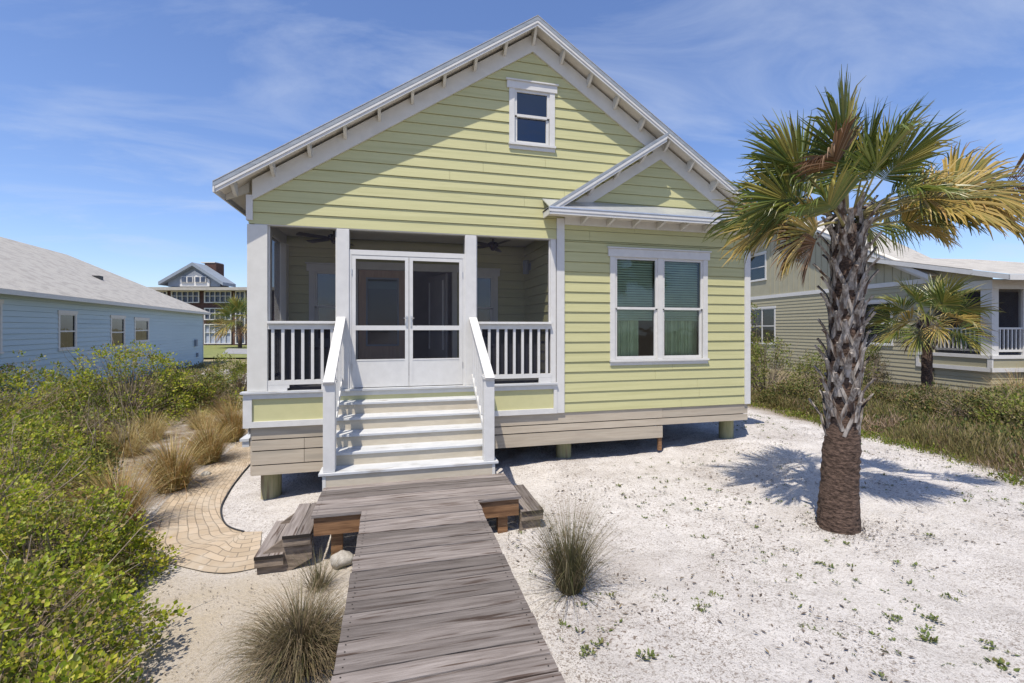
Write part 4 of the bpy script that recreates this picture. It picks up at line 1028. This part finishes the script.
for k in range(nb):
    t=.315+.685*k/nb; z=TH_*t-.08; c=bend(t); R0=prof(t)-.012; a=k*GA+r.uniform(-.22,.22)
    hh=.25*r.uniform(.8,1.15); da=.62*r.uniform(.85,1.15); ext=r.uniform(.05,.20)*(1.1 if t>.5 else .9)
    def P(ang,rad,zz): return Vector((c[0]+math.cos(ang)*rad,c[1]+math.sin(ang)*rad,zz))
    def strap(pts,w,th):
        i0=len(bm_.v); n_=len(pts)
        for i,(p,wd) in enumerate(zip(pts,w)):
            tt=(pts[min(i+1,n_-1)]-pts[max(i-1,0)]).normalized(); rad=Vector((math.cos(a),math.sin(a),0)); s_=tt.cross(rad).normalized(); nn_=s_.cross(tt).normalized()
            for q in ((-1,-.2),(0,1),(1,-.2),(0,-1)): bm_.v.append(tuple(p+s_*q[0]*wd/2+nn_*q[1]*th/2))
        for i in range(n_-1):
            for j in range(4): bm_.f.append((i0+i*4+j,i0+i*4+(j+1)%4,i0+(i+1)*4+(j+1)%4,i0+(i+1)*4+j))
        bm_.f.append(tuple(i0+(n_-1)*4+j for j in range(4)))
    for sg in (-1,1):
        strap([P(a+sg*da,R0+.0,z-.02),P(a+sg*da*.55,R0+.022,z+hh*.45),P(a+sg*.06,R0+.045,z+hh)],[.06*r.uniform(.8,1.2),.058,.05],.03)
    top=P(a,R0+.045,z+hh*.95)
    o1=Vector((math.cos(a),math.sin(a),0))
    strap([P(a,R0+.03,z+hh*.55),top,top+o1*ext*.35+Vector((0,0,.09)),top+o1*ext*.8+Vector((0,0,.10+ext*.5))+rv(r)*.01],[.07,.075,.06,.045*r.uniform(.5,1.3)],.028)
bm_.build('leaf_bases','boot',palm)
# fronds: (screen angle, toward camera, petiole, blade, kind, droop, roll)
FR=[(94,.1,.48,.76,'g',.15,1.2),(82,-.3,.52,.86,'g',.2,-1.0),(107,.35,.48,.80,'g',.2,1.0),(78,.3,.46,.62,'g',.3,.9),(120,-.1,.52,.80,'g',.3,-1.0),
    (98,.9,.40,.72,'g',.4,.4),(82,-.9,.5,.78,'g',.4,0),(120,.5,.66,.60,'b',1.0,.8),(132,.15,.60,.72,'g',.5,1.0),(72,.6,.40,.62,'g',.4,-.6),
    (38,.1,.50,.50,'g',.9,-1.1),(30,.5,.70,.62,'y',.9,1.0),(33,-.2,.90,.70,'g',.95,-1.2),(30,-.7,.6,.62,'g',.8,.5),(30,.35,.85,.74,'y',1.0,1.1),(30,-.6,1.0,.74,'g',1.0,.6),
    (34,.0,1.2,.72,'y',.95,-1.2),(34,.5,.80,.68,'y',1.0,1.0),(28,.15,1.55,.72,'b',.9,-.9),(30,-.3,1.1,.7,'y',1.05,1.1),(22,.1,1.8,.66,'b',.8,1.0),(33,.2,.6,.58,'g',.9,1.1),
    (160,.1,.50,.74,'g',.55,1.1),(170,-.4,.46,.72,'y',.7,-1.0),(154,-.6,.55,.78,'g',.5,.8),(180,.35,.38,.62,'y',.8,1.2),(196,.0,.48,.46,'b',1.0,1.0),(206,.3,.50,.42,'b',1.1,1.2),(146,.7,.42,.7,'g',.5,.6),
    (56,.9,.36,.54,'g',.8,.5),(115,-.9,.5,.7,'g',.4,.2),(24,.4,.42,.45,'y',.9,1.0),(90,.3,.35,.65,'g',.2,1.4),(32,.9,.55,.66,'y',.9,.9),(140,-.1,.4,.7,'g',.5,-1.1)]
top=Vector((bend(1)[0],bend(1)[1],TH_-.05))
for i,(an,tw,pe,R,kd,dk,ro) in enumerate(FR):
    az,el=imgdir(an,tw); m=MB(); pm=MB(); rr=random.Random(i)
    b=top+Vector((math.cos(az)*.10,math.sin(az)*.10,rr.uniform(-.1,.18) if el<.8 else .1))
    frond(m,b,az,el,pe,R,100+i,dk,50 if kd!='b' else 40,1.95 if kd!='b' else 1.6,ro,pm)
    o=m.build('frond',{'g':'frond_g','y':'frond_y','b':'frond_b'}[kd],palm); pm.build('leaf_stalk','petiole' if kd!='b' else 'boot',o)
m=MB(); m.tube([tuple(top+Vector((0,0,.0))),tuple(top+Vector((rx_*.5,ry_*.5,.16))),tuple(top+Vector((rx_*.95,ry_*.95,.10)))],[.008,.006,.003],5); m.build('dead_stalk','boot',palm)
# small palm by the neighbour
def smallpalm(px,d,h,R,label,seed,tr=.17,nf=26,boots=True,yel=.45):
    x,y=at(px,d); z=gz(x,y); e=empty('cabbage_palm',label,'palm tree',(x,y,z))
    tm=trunkmesh(h,.1,lambda t: tr*(1-.2*t)+.09*sm(.62,.85,t),lambda t:(0,0),14,30,.015,seed); tm.build('trunk','bark_low',e,smooth=True)
    r=random.Random(seed); b=MB()
    for k in range(34):
        t=.62+.36*k/34; a=k*GA; R0=tr*.8+.07; o1=Vector((math.cos(a),math.sin(a),0)); p=o1*R0+Vector((0,0,h*t))
        s_=Vector((-math.sin(a),math.cos(a),0))*.05; q=p+o1*.12+Vector((0,0,.2)); b.q(p-s_-Vector((0,0,.12)),p+s_-Vector((0,0,.12)),q+s_*.6,q-s_*.6); b.q(p-s_+Vector((0,0,-.12)),q-s_*.6,q-s_*.6-o1*.05,p-s_-o1*.05)
    b.build('leaf_bases','boot',e)
    for i in range(nf):
        a=i*GA; el=lerp(1.35,-.55,(i/nf)**.9); kd='frond_g' if el>.35 or r.random()>yel else ('frond_y' if el>-.3 else 'frond_b')
        m=MB(); pm=MB(); frond(m,Vector((math.cos(a)*.08,math.sin(a)*.08,h-.05)),a,el,R*.45*r.uniform(.8,1.1),R*.62,seed*50+i,.5,28,1.9,r.uniform(-1,1),pm)
        o=m.build('frond',kd,e); pm.build('leaf_stalk','petiole',o)
    return e
smallpalm(927,16.2,2.75,1.5,'short bushy palm in front of the neighbouring porch railing',3,yel=.75)
smallpalm(240,60,3.6,3.4,'distant palm beside the brick building left of the cottage post',6,tr=.25,yel=.9)
x,y=at(754,16.2); shrub('narrow green climbing bush against the gap right of the cottage corner',x,y,.28,.3,3.0,110,14,.08,'bush_g',131,W=.5,clump=.16,stems=6,low=.1)
# =================================================================== NEIGHBOURS
def box3(mb,x0,x1,y0,y1,z0,z1): return mb.box(x0,x1,y0,y1,z0,z1)
def swin(parent,x0,x1,z0,z1,blinds=.0,units=1,glass='glass',name='window'):
    """window in a wall at local y=0 facing +y"""
    t=.09; m=MB()
    m.box(x0,x0+t,0,.035,z0,z1); m.box(x1-t,x1,0,.035,z0,z1); m.box(x0-.04,x1+.04,0,.05,z1,z1+.13); m.box(x0-.03,x1+.03,0,.06,z0-.07,z0)
    m.box(x0+t,x1-t,0,.03,z1-.05,z1); m.box(x0+t,x1-t,0,.03,z0,z0+.05); o=m.build(name,'white',parent)
    n=units; w=(x1-x0-2*t)/n
    for i in range(n):
        a=x0+t+i*w; b=a+w; f=MB(); zm=(z0+z1)/2; s=.045
        f.box(a,a+s,.0,.025,z0+.05,z1-.05); f.box(b-s,b,0,.025,z0+.05,z1-.05); f.box(a+s,b-s,0,.025,zm-.03,zm+.03); f.build('sash','white',o)
        g=MB(); g.q((b-s,-.01,z0+.05),(a+s,-.01,z0+.05),(a+s,-.01,z1-.05),(b-s,-.01,z1-.05)); g.build('pane',glass,o)
        bk=MB(); bk.box(a,b,-.30,-.25,z0-.1,z1+.1); bk.build('backing','dark',o)
    return o
# --- blue house
cx,cy=cam2w(-24.2,36); u=Vector((.108,-.994)); rz=math.atan2(u.y,u.x); BZ=-.15
blue=empty('blue_house','long pale blue sided single storey house with a grey shingle hip roof','house',(cx,cy,0),rz)
def bx(px): 
    r_=(px-512)/F; d=-10.73/(r_+.374); return (36-d)/.9365, d
wins=[]
for (pa,pb,ya,yb) in ((57.5,76,314,348.5),(110,124.5,318,346.5),(134,148.5,320,341),(-14,1,303,352)):
    xa,da=bx(pb); xb,db=bx(pa); d=(da+db)/2; wins.append((xa,xb,EYE+(HY-yb)*d/F,EYE+(HY-ya)*d/F))
EZ=EYE+1.2
L_=30; Wd=11.6
m=MB(); siding(m,lambda uu,o,z:(uu,o,z),BZ,EZ,.19,lambda z:(0,L_),[(a+.04,b-.04,c,d_) for a,b,c,d_ in wins],lap=.022)
siding(m,lambda uu,o,z:(-o,uu,z),BZ,EZ,.19,lambda z:(-Wd,0),lap=.022)
siding(m,lambda uu,o,z:(L_+o,uu,z),BZ,EZ,.19,lambda z:(-Wd,0),lap=.022)
m.box(.1,L_-.1,-Wd,-.6,BZ,EZ)
m.build('wall','blue',blue)
m=MB(); m.box(-.02,.10,.0,.04,BZ,EZ); m.box(-.04,-.0,-.1,.04,BZ,EZ); m.build('corner_board','white',blue)
for (a,b,c,d_) in wins: swin(blue,a,b,c,d_,glass='glass_dark')
o=.45; hz=EZ+.0; rp=EZ+3.35
m=MB(); h=Wd/2
c0=(-o,o,hz);c1=(L_+o,o,hz);c2=(L_+o,-Wd-o,hz);c3=(-o,-Wd-o,hz);r0=(h,-h,rp);r1=(L_-h,-h,rp)
m.q(c1,c0,r0,r1); m.q(c0,c3,r0); m.q(c3,c2,r1,r0); m.q(c2,c1,r1); rf=m.build('roof','shingle_pale',blue)
m=MB(); m.box(-o,L_+o,o-.03,o+.0,hz-.16,hz-.005); m.box(-o,-o+.03,-Wd,o-.031,hz-.16,hz-.005); m.build('fascia','white',blue)
m=MB(); m.box(-o+.03,L_+o-.03,.03,o-.03,hz-.12,hz-.09); m.build('soffit','soffit',blue)
m=MB(); t=.45; p=Vector((10.5,lerp(o,-h,t),lerp(hz,rp,t))); m.box(p.x-.2,p.x+.2,p.y-.25,p.y+.1,p.z-.1,p.z+.16); m.build('roof_vent','black',rf)
m=MB(); m.box(2.0,2.35,.02,.16,BZ+1.5,BZ+2.0); m.build('meter_box','greywall',blue); m=MB(); m.box(1.6,1.85,.02,.12,BZ+.7,BZ+1.0); m.build('junction_box','greywall',blue)
# --- right neighbour
cx,cy=cam2w(17.14,16.43); u=Vector((.137,.9906)); rz=math.atan2(u.y,u.x)
nb_=empty('tan_house','olive tan house with batten gable and white railed porch beyond the palm','house',(cx,cy,0),rz)
NZ=.15; DK=1.72
NW=[(3.75,5.45,1.98,3.85),(11.3,13.8,1.75,3.9),(12.15,14.1,5.75,7.35),(6.0,6.01,1,1.1)]
NL=20; NWd=10
m=MB()
siding(m,lambda uu,o,z:(uu,o,z),NZ,4.52,.178,lambda z:(2.05,NL) ,[(a+.05,b-.05,c,d) for a,b,c,d in NW[:2]],lap=.02)
siding(m,lambda uu,o,z:(uu,-.05+o,z),NZ,1.25,.178,lambda z:(0.05,2.05),lap=.02)
siding(m,lambda uu,o,z:(.05-o,uu,z),NZ,1.25,.178,lambda z:(-NWd,-.05),lap=.02)
siding(m,lambda uu,o,z:(2.05-o,uu,z),DK,4.7,.178,lambda z:(-NWd,0),lap=.02)
m.box(2.2,NL,-NWd,-.7,NZ,4.5); m.build('wall','olive',nb_)
m=MB()  # batten gable
gx0,gpk,gz_b,gsl=2.2,10.5,4.72,.52
def gtop(x): return 9.15-gsl*abs(x-gpk)
def gpoly(a,b): return [(a,gz_b),(b,gz_b),(b,gtop(b)),(a,gtop(a))]
w3=NW[2]
for (a,b) in ((gx0,gpk),(gpk,w3[0]+.05),(w3[1]-.05,18.8)): m.prism(gpoly(a,b),'y',-.05,0)
a,b=w3[0]+.05,w3[1]-.05
m.prism([(a,gz_b),(b,gz_b),(b,w3[2]),(a,w3[2])],'y',-.05,0); m.prism([(a,w3[3]),(b,w3[3]),(b,gtop(b)),(a,gtop(a))],'y',-.05,0)
x=2.6
while x<18.6:
    if not (w3[0]-.05<x<w3[1]+.05): m.box(x,x+.05,.001,.022,gz_b,gtop(x+.02))
    x+=.40
m.build('gable_wall','batten',nb_)
m=MB(); m.box(2.05,NL,.0,.045,4.52,4.72); m.build('band_trim','white',nb_)
for a,b,c,d in NW[:3]: swin(nb_,a,b,c,d,units=2 if b-a>2.2 else 1)
ft=MB(); ft.box(5.45,5.50,0,.04,1.9,4.0)
# gable rake + roof (ridge then hips towards us)
rk=lambda x: 9.32-gsl*abs(x-gpk)
m=MB()
for a,b in ((1.9,gpk),(gpk,19.1)): slab(m,a,b,rk,-.22,-.02,.36,.40)
m.build('rake_board','white',nb_)
m=MB()
for a,b in ((2.1,gpk),(gpk,18.9)): slab(m,a,b,gtop,-.26,0,.002,.05)
m.build('rake_frieze','white',nb_)
m=MB()
A_=(1.85,.42,rk(1.85)); Pk=(gpk,.42,rk(gpk)); Bk=(19.15,.42,rk(19.15)); R2=(9.2,-4,8.35); C2=(4.6,-3.3,5.75); D2=(19.15,-11.5,rk(19.15))
m.q(A_,Pk,R2,C2); m.q(Pk,Bk,D2,R2); m.q(C2,R2,(9.2,-9.5,5.6)); rfn=m.build('roof','shingle_pale',nb_)
m=MB()
for a,b in ((1.85,gpk),(gpk,19.15)): slab(m,a,b,rk,-.06,-.01,.0,.36)
m.build('soffit','soffit',nb_)
m=MB(); p=Vector((7.2,-1.2,rk(7.2))); m.box(p.x-.2,p.x+.2,p.y-.2,p.y+.2,p.z-.1,p.z+.2); m.build('roof_vent','black',rfn)
# porch shed roof
sh=lambda x: 4.60+.255*(x+.6)
m=MB(); m.q((-.9,.5,sh(-.9)),(4.6,.5,sh(4.6)),(4.6,-5,sh(4.6)),(-.9,-9.5,sh(-.9))); m.q((4.6,.5,sh(4.6)),(4.6,-5,sh(4.6)),(4.6,-5,sh(4.6)-.6),(4.6,.5,sh(4.6)-.6)); m.build('porch_roof','shingle_pale',nb_)
m=MB(); slab(m,-.9,4.6,sh,-.2,-.02,.46,.50); m.box(-.92,-.88,-9.5,.5,sh(-.9)-.2,sh(-.9)-.01); m.build('porch_fascia','white',nb_)
m=MB(); m.prism([(.0,4.42),(2.3,4.42),(2.3,sh(2.3)-.1),(0,sh(0)-.1)],'y',-.04,0); m.build('porch_gable','olive',nb_)
m=MB(); slab(m,-.85,4.5,sh,-.12,-.06,.02,.45); m.build('porch_soffit','soffit',nb_)
m=MB(); m.box(0,2.05,-.0,.05,4.10,4.42); m.box(-.05,0,-8,.05,4.10,4.42); m.build('porch_beam','white',nb_)
m=MB(); m.box(.1,2.04,-8,-.1,4.10,4.14); m.build('porch_ceiling','soffit',nb_)
m=MB(); m.box(0,2.2,-8,0,DK-.05,DK); m.build('porch_floor','tread',nb_)
for (x0,x1,y0,y1) in ((0,.36,-.28,.0),(0,.15,-1.45,-1.3),(0,.15,-3.3,-3.15),(0,.3,-5.2,-4.95)):
    m=MB(); m.box(x0,x1,y0,y1,DK,4.1); m.build('porch_post','white',nb_)
m=MB(); m.box(-.05,2.7,.0,.06,1.12,1.27); m.box(-.05,2.7,.0,.07,1.60,1.72); m.box(-.05,.1,0.001,.06,1.27,1.6); m.box(2.58,2.7,.001,.06,1.27,1.6); m.box(-.06,-.0,-5,.06,1.12,1.27); m.box(-.07,0,-5,.07,1.6,1.72); m.build('apron_frame','white',nb_)
m=MB(); m.box(-.03,2.65,-.04,.03,1.25,1.62); m.box(-.035,.0,-5,-.03,1.25,1.62); m.build('apron_panel','olive',nb_)
def nrail(x0,x1,y0,y1):
    m=MB(); m.box(min(x0,x1)-.03,max(x0,x1)+.03,min(y0,y1)-.03,max(y0,y1)+.03,DK+.93,DK+1.0); m.box(min(x0,x1)-.02,max(x0,x1)+.02,min(y0,y1)-.02,max(y0,y1)+.02,DK+.12,DK+.2); o=m.build('railing','white',nb_)
    L=max(abs(x1-x0),abs(y1-y0)); n=int(L/.15)
    for i in range(n):
        t=(i+.5)/n; x=lerp(x0,x1,t); y=lerp(y0,y1,t); k=MB(); k.box(x-.022,x+.022,y-.022,y+.022,DK+.2,DK+.93); k.build('baluster','white',o)
nrail(.38,2.04,-.08,-.08); nrail(.05,.05,-.3,-1.3)
m=MB(); m.q((.3,-.06,DK),(2.05,-.06,DK),(2.05,-.06,4.1),(.3,-.06,4.1)); m.q((.08,-.3,DK),(.08,-5,DK),(.08,-5,4.1),(.08,-.3,4.1)); m.build('insect_screen','screen',nb_)
m=MB(); m.box(-.0,.06,-2.25,-1.46,DK+2.1,DK+2.2); 
for y in (-1.5,-2.3,-2.36,-3.14): m.box(0,.05,y-.04,y+.03,DK,DK+2.1)
m.box(0,.05,-3.14,-1.5,DK+.9,DK+.98); m.box(.01,.04,-3.14,-1.5,DK,DK+.4); m.box(0,.06,-3.15,-1.45,DK+2.1,DK+2.2); m.build('screen_door','white',nb_)
m=MB(); m.box(1.2,1.25,-6,-.3,DK,4.1); m.build('inner_wall','dark',nb_)
# neighbour stairs going toward the street (-x)
so=None
for i in range(6):
    z=DK-.2*(i+1); t=MB(); t.box(-.05-.29*(i+1),-.02-.29*i,-3.3,-1.3,z-.05,z); t.box(-.02-.29*(i+1)+.02,-.0-.29*(i+1)+.05,-3.25,-1.35,z-.2,z-.051)
    if so is None: so=t.build('porch_stairs','tread',nb_)
    else: t.build('tread','tread',so)
for y in (-1.35,-3.25):
    t=MB(); t.beam((-1.75,y,.35+.95),(-.05,y,DK+.95),.09,.05); t.beam((-1.75,y,.35+.15),(-.05,y,DK+.15),.05,.06); t.box(-1.85,-1.73,y-.06,y+.06,.3,1.45)
    for k in range(11): x=-1.68+.15*k; zz=.35+.95+(x+1.75)/1.7*(DK-.35); t.box(x-.02,x+.02,y-.02,y+.02,zz-.8,zz)
    t.build('stair_railing','white',so)
# pale path strip before the neighbour
m=MB(); P=[gp(*p,z=.35) for p in ((868,401),(900,404),(935,407),(965,411),(1010,421))]; Q=[gp(*p,z=.35) for p in ((868,396),(900,398),(935,401),(965,404),(1010,411))]
for i in range(4): m.q((*P[i],.46),(*P[i+1],.46),(*Q[i+1],.46),(*Q[i],.46)); m.q((*P[i],.3),(*P[i+1],.3),(*P[i+1],.46),(*P[i],.46))
tag(m.build('retaining_kerb','cream'),'low pale kerb edging the bed in front of the neighbouring porch','kerb')
# --- distant brick building
D=70
bx0,by0=at(247,D); ang=math.atan2(*(lambda v:(v[1],v[0]))(cam2w(-1,0.0)))
far=empty('lodge_building','distant three storey brick lodge with white window bays and a grey gable','building',(bx0,by0,0),ang+PI)
# local x to the right on screen, y away
K=D/F
def fx(px): return (px-247)*K
def fz(py): return EYE+(HY-py)*K
m=MB(); m.box(fx(140),fx(275),0,14,-.5,fz(290)); m.build('wall','brick',far)
for (a,b,c,d) in ((205,232,291,303),(205,232,308,320),(205,232,324,344),(172,200,291,303),(172,200,308,320),(172,200,324,344),(150,168,291,303),(236,246,291,344),(249,272,291,303),(249,272,308,320)):
    m=MB(); x0,x1,z0,z1=fx(a),fx(b),fz(d),fz(c); t=.14
    m.box(x0,x1,-.25,-.02,z0,z0+t); m.box(x0,x1,-.25,-.02,z1-t,z1); n=5 if b-a>15 else 2
    for i in range(n+1): xx=lerp(x0,x1-t,i/n); m.box(xx,xx+t*(.6 if 0<i<n else 1),-.24,-.03,z0+t,z1-t)
    m.box(x0,x1,-.22,-.04,lerp(z0,z1,.55),lerp(z0,z1,.55)+.08); o=m.build('window_bay','white',far)
    g=MB(); g.q((x0,-.015,z0),(x1,-.015,z0),(x1,-.015,z1),(x0,-.015,z1)); g.build('pane','glass_far' if d<340 or a>235 else 'louver',o)
m=MB(); m.prism([(-1.6,fz(291)),(15,fz(291)),(13,fz(287)),(6,fz(284)),(-1.6,fz(288))],'x',fx(142),fx(280)); m.build('roof','shingle_pale',far)
m=MB(); m.prism([(fx(163),fz(286)),(fx(216),fz(286)),(fx(216),fz(281)),(fx(191),fz(264)),(fx(163),fz(281))],'y',1,3.2); m.build('gable_wall','greywall',far)
m=MB(); m.prism([(fx(176),fz(286)),(fx(206),fz(286)),(fx(206),fz(279)),(fx(191),fz(270)),(fx(176),fz(279))],'y',.8,.98); m.build('gable_panel','white',far)
m=MB()
for a,b in ((157,191),(191,222)):
    za=fz(281.5) if a==157 else fz(262); zb=fz(262) if b==191 else fz(282); m.prism([(fx(a),za-.5),(fx(b),zb-.5),(fx(b),zb),(fx(a),za)],'y',.2,3.5)
m.build('gable_roof','greywall',far)
for a,b in ((178,190),(192,203)):
    m=MB(); m.box(fx(a),fx(b),.6,.78,fz(282),fz(276)); o=m.build('window_bay','white',far)
    for k in range(2):
        g=MB(); w_=(fx(b)-fx(a))/2; x0=fx(a)+w_*k+.12; g.box(x0,x0+w_-.22,.55,.59,fz(281.4),fz(276.6)); g.build('pane','glass_far',o)
m=MB(); m.box(fx(189),fx(201),3.6,5.6,fz(284),fz(259.5)); ch=m.build('chimney','brick',far)
m=MB(); m.box(fx(185),fx(200),3.5,5.7,fz(259.6),fz(258.6)); m.build('chimney_cap','cream',ch)
# lawn, road and sandy patch seen beyond
def sheet(name,pts,mt,dz=.02,z=0,sub=1):
    m=MB(); P_=[gp(px,py,z) for px,py in pts]; m.q(*[(x,y,gz(x,y)+dz) for x,y in P_]); return struct(m.build(name,mt))
def fsheet(name,pts,mt,dz): 
    m=MB(); m.q(*[(*at(px,d),z_) for px,d,z_ in pts]); return struct(m.build(name,mt))
fsheet('lawn',((185,40,.12),(290,40,.12),(290,69,.12),(170,69,.12)),'lawn',0)
fsheet('road',((222,46,.14),(290,44,.14),(290,54,.14),(228,58,.14)),'road',0)
m=MB(); m.q(*[(*at(px,d),gz(*at(px,d))+.03) for px,d in ((178,24),(250,22),(262,30),(205,30))]); struct(m.build('sand_patch',M['shingle_pale']))
# =================================================================== LIGHT, SKY
sd=Vector((.75,1.0,-2.7)).normalized()
el=math.asin(-sd.z); toward=-sd
sun=bpy.data.lights.new('sun','SUN'); sun.energy=4.8; sun.angle=math.radians(.5); sun.color=(1,.92,.80)
so_=bpy.data.objects.new('sun',sun); COL.objects.link(so_); so_.rotation_euler=sd.to_track_quat('-Z','Y').to_euler()
w=bpy.data.worlds.new('World'); scn.world=w; w.use_nodes=True; nt=w.node_tree; L=nt.links
bg=nt.nodes['Background']; sky=nd(nt,'ShaderNodeTexSky'); sky.sky_type='NISHITA'; sky.sun_disc=False; sky.sun_elevation=el
az=math.atan2(toward.x,toward.y); sky.sun_rotation=az; sky.air_density=1.0; sky.dust_density=.5; sky.ozone_density=2.2; sky.altitude=0
tc=nd(nt,'ShaderNodeTexCoord')
sp=nd(nt,'ShaderNodeSeparateXYZ'); L.new(tc.outputs['Generated'],sp.inputs[0])
# project the direction on a cloud layer: xy / (z+.12)
ad=nd(nt,'ShaderNodeMath',operation='ADD'); ad.inputs[1].default_value=.14; L.new(sp.outputs[2],ad.inputs[0])
dx=nd(nt,'ShaderNodeMath',operation='DIVIDE'); L.new(sp.outputs[0],dx.inputs[0]); L.new(ad.outputs[0],dx.inputs[1])
dy=nd(nt,'ShaderNodeMath',operation='DIVIDE'); L.new(sp.outputs[1],dy.inputs[0]); L.new(ad.outputs[0],dy.inputs[1])
cb=nd(nt,'ShaderNodeCombineXYZ'); L.new(dx.outputs[0],cb.inputs[0]); L.new(dy.outputs[0],cb.inputs[1])
mp=nd(nt,'ShaderNodeMapping'); mp.inputs['Rotation'].default_value=(0,0,.75); mp.inputs['Scale'].default_value=(.75,1.5,1); mp.inputs['Location'].default_value=(7.3,4.4,0); L.new(cb.outputs[0],mp.inputs[0])
nz=nd(nt,'ShaderNodeTexNoise'); nz.inputs['Scale'].default_value=1.3; nz.inputs['Detail'].default_value=9; nz.inputs['Roughness'].default_value=.6; nz.inputs['Distortion'].default_value=.7; L.new(mp.outputs[0],nz.inputs['Vector'])
mr=nd(nt,'ShaderNodeMapRange'); mr.inputs[1].default_value=.47; mr.inputs[2].default_value=.82; mr.inputs[4].default_value=.6; L.new(nz.outputs[0],mr.inputs[0])
tint=nd(nt,'ShaderNodeMix',data_type='RGBA',blend_type='MULTIPLY'); tint.inputs[0].default_value=1; L.new(sky.outputs[0],tint.inputs[6]); tint.inputs[7].default_value=(1.0,1.06,1.30,1)
mx=nd(nt,'ShaderNodeMix',data_type='RGBA'); L.new(mr.outputs[0],mx.inputs[0]); L.new(tint.outputs[2],mx.inputs[6]); mx.inputs[7].default_value=(4.6,5.2,6.4,1)
L.new(mx.outputs[2],bg.inputs[0]); bg.inputs[1].default_value=.118
# =================================================================== CAMERA
cd=bpy.data.cameras.new('camera'); co=bpy.data.objects.new('camera',cd); COL.objects.link(co); scn.camera=co
cd.sensor_width=36; cd.lens=F/1024*36; cd.shift_y=-(341.5-HY)/1024; cd.clip_start=.05; cd.clip_end=3000
co.location=(0,0,EYE); co.rotation_euler=(PI/2,0,-TH)
scn.view_settings.view_transform='Standard'; scn.view_settings.look='None'; scn.view_settings.gamma=1; scn.view_settings.exposure=0.30
scn.render.resolution_x=1024; scn.render.resolution_y=683
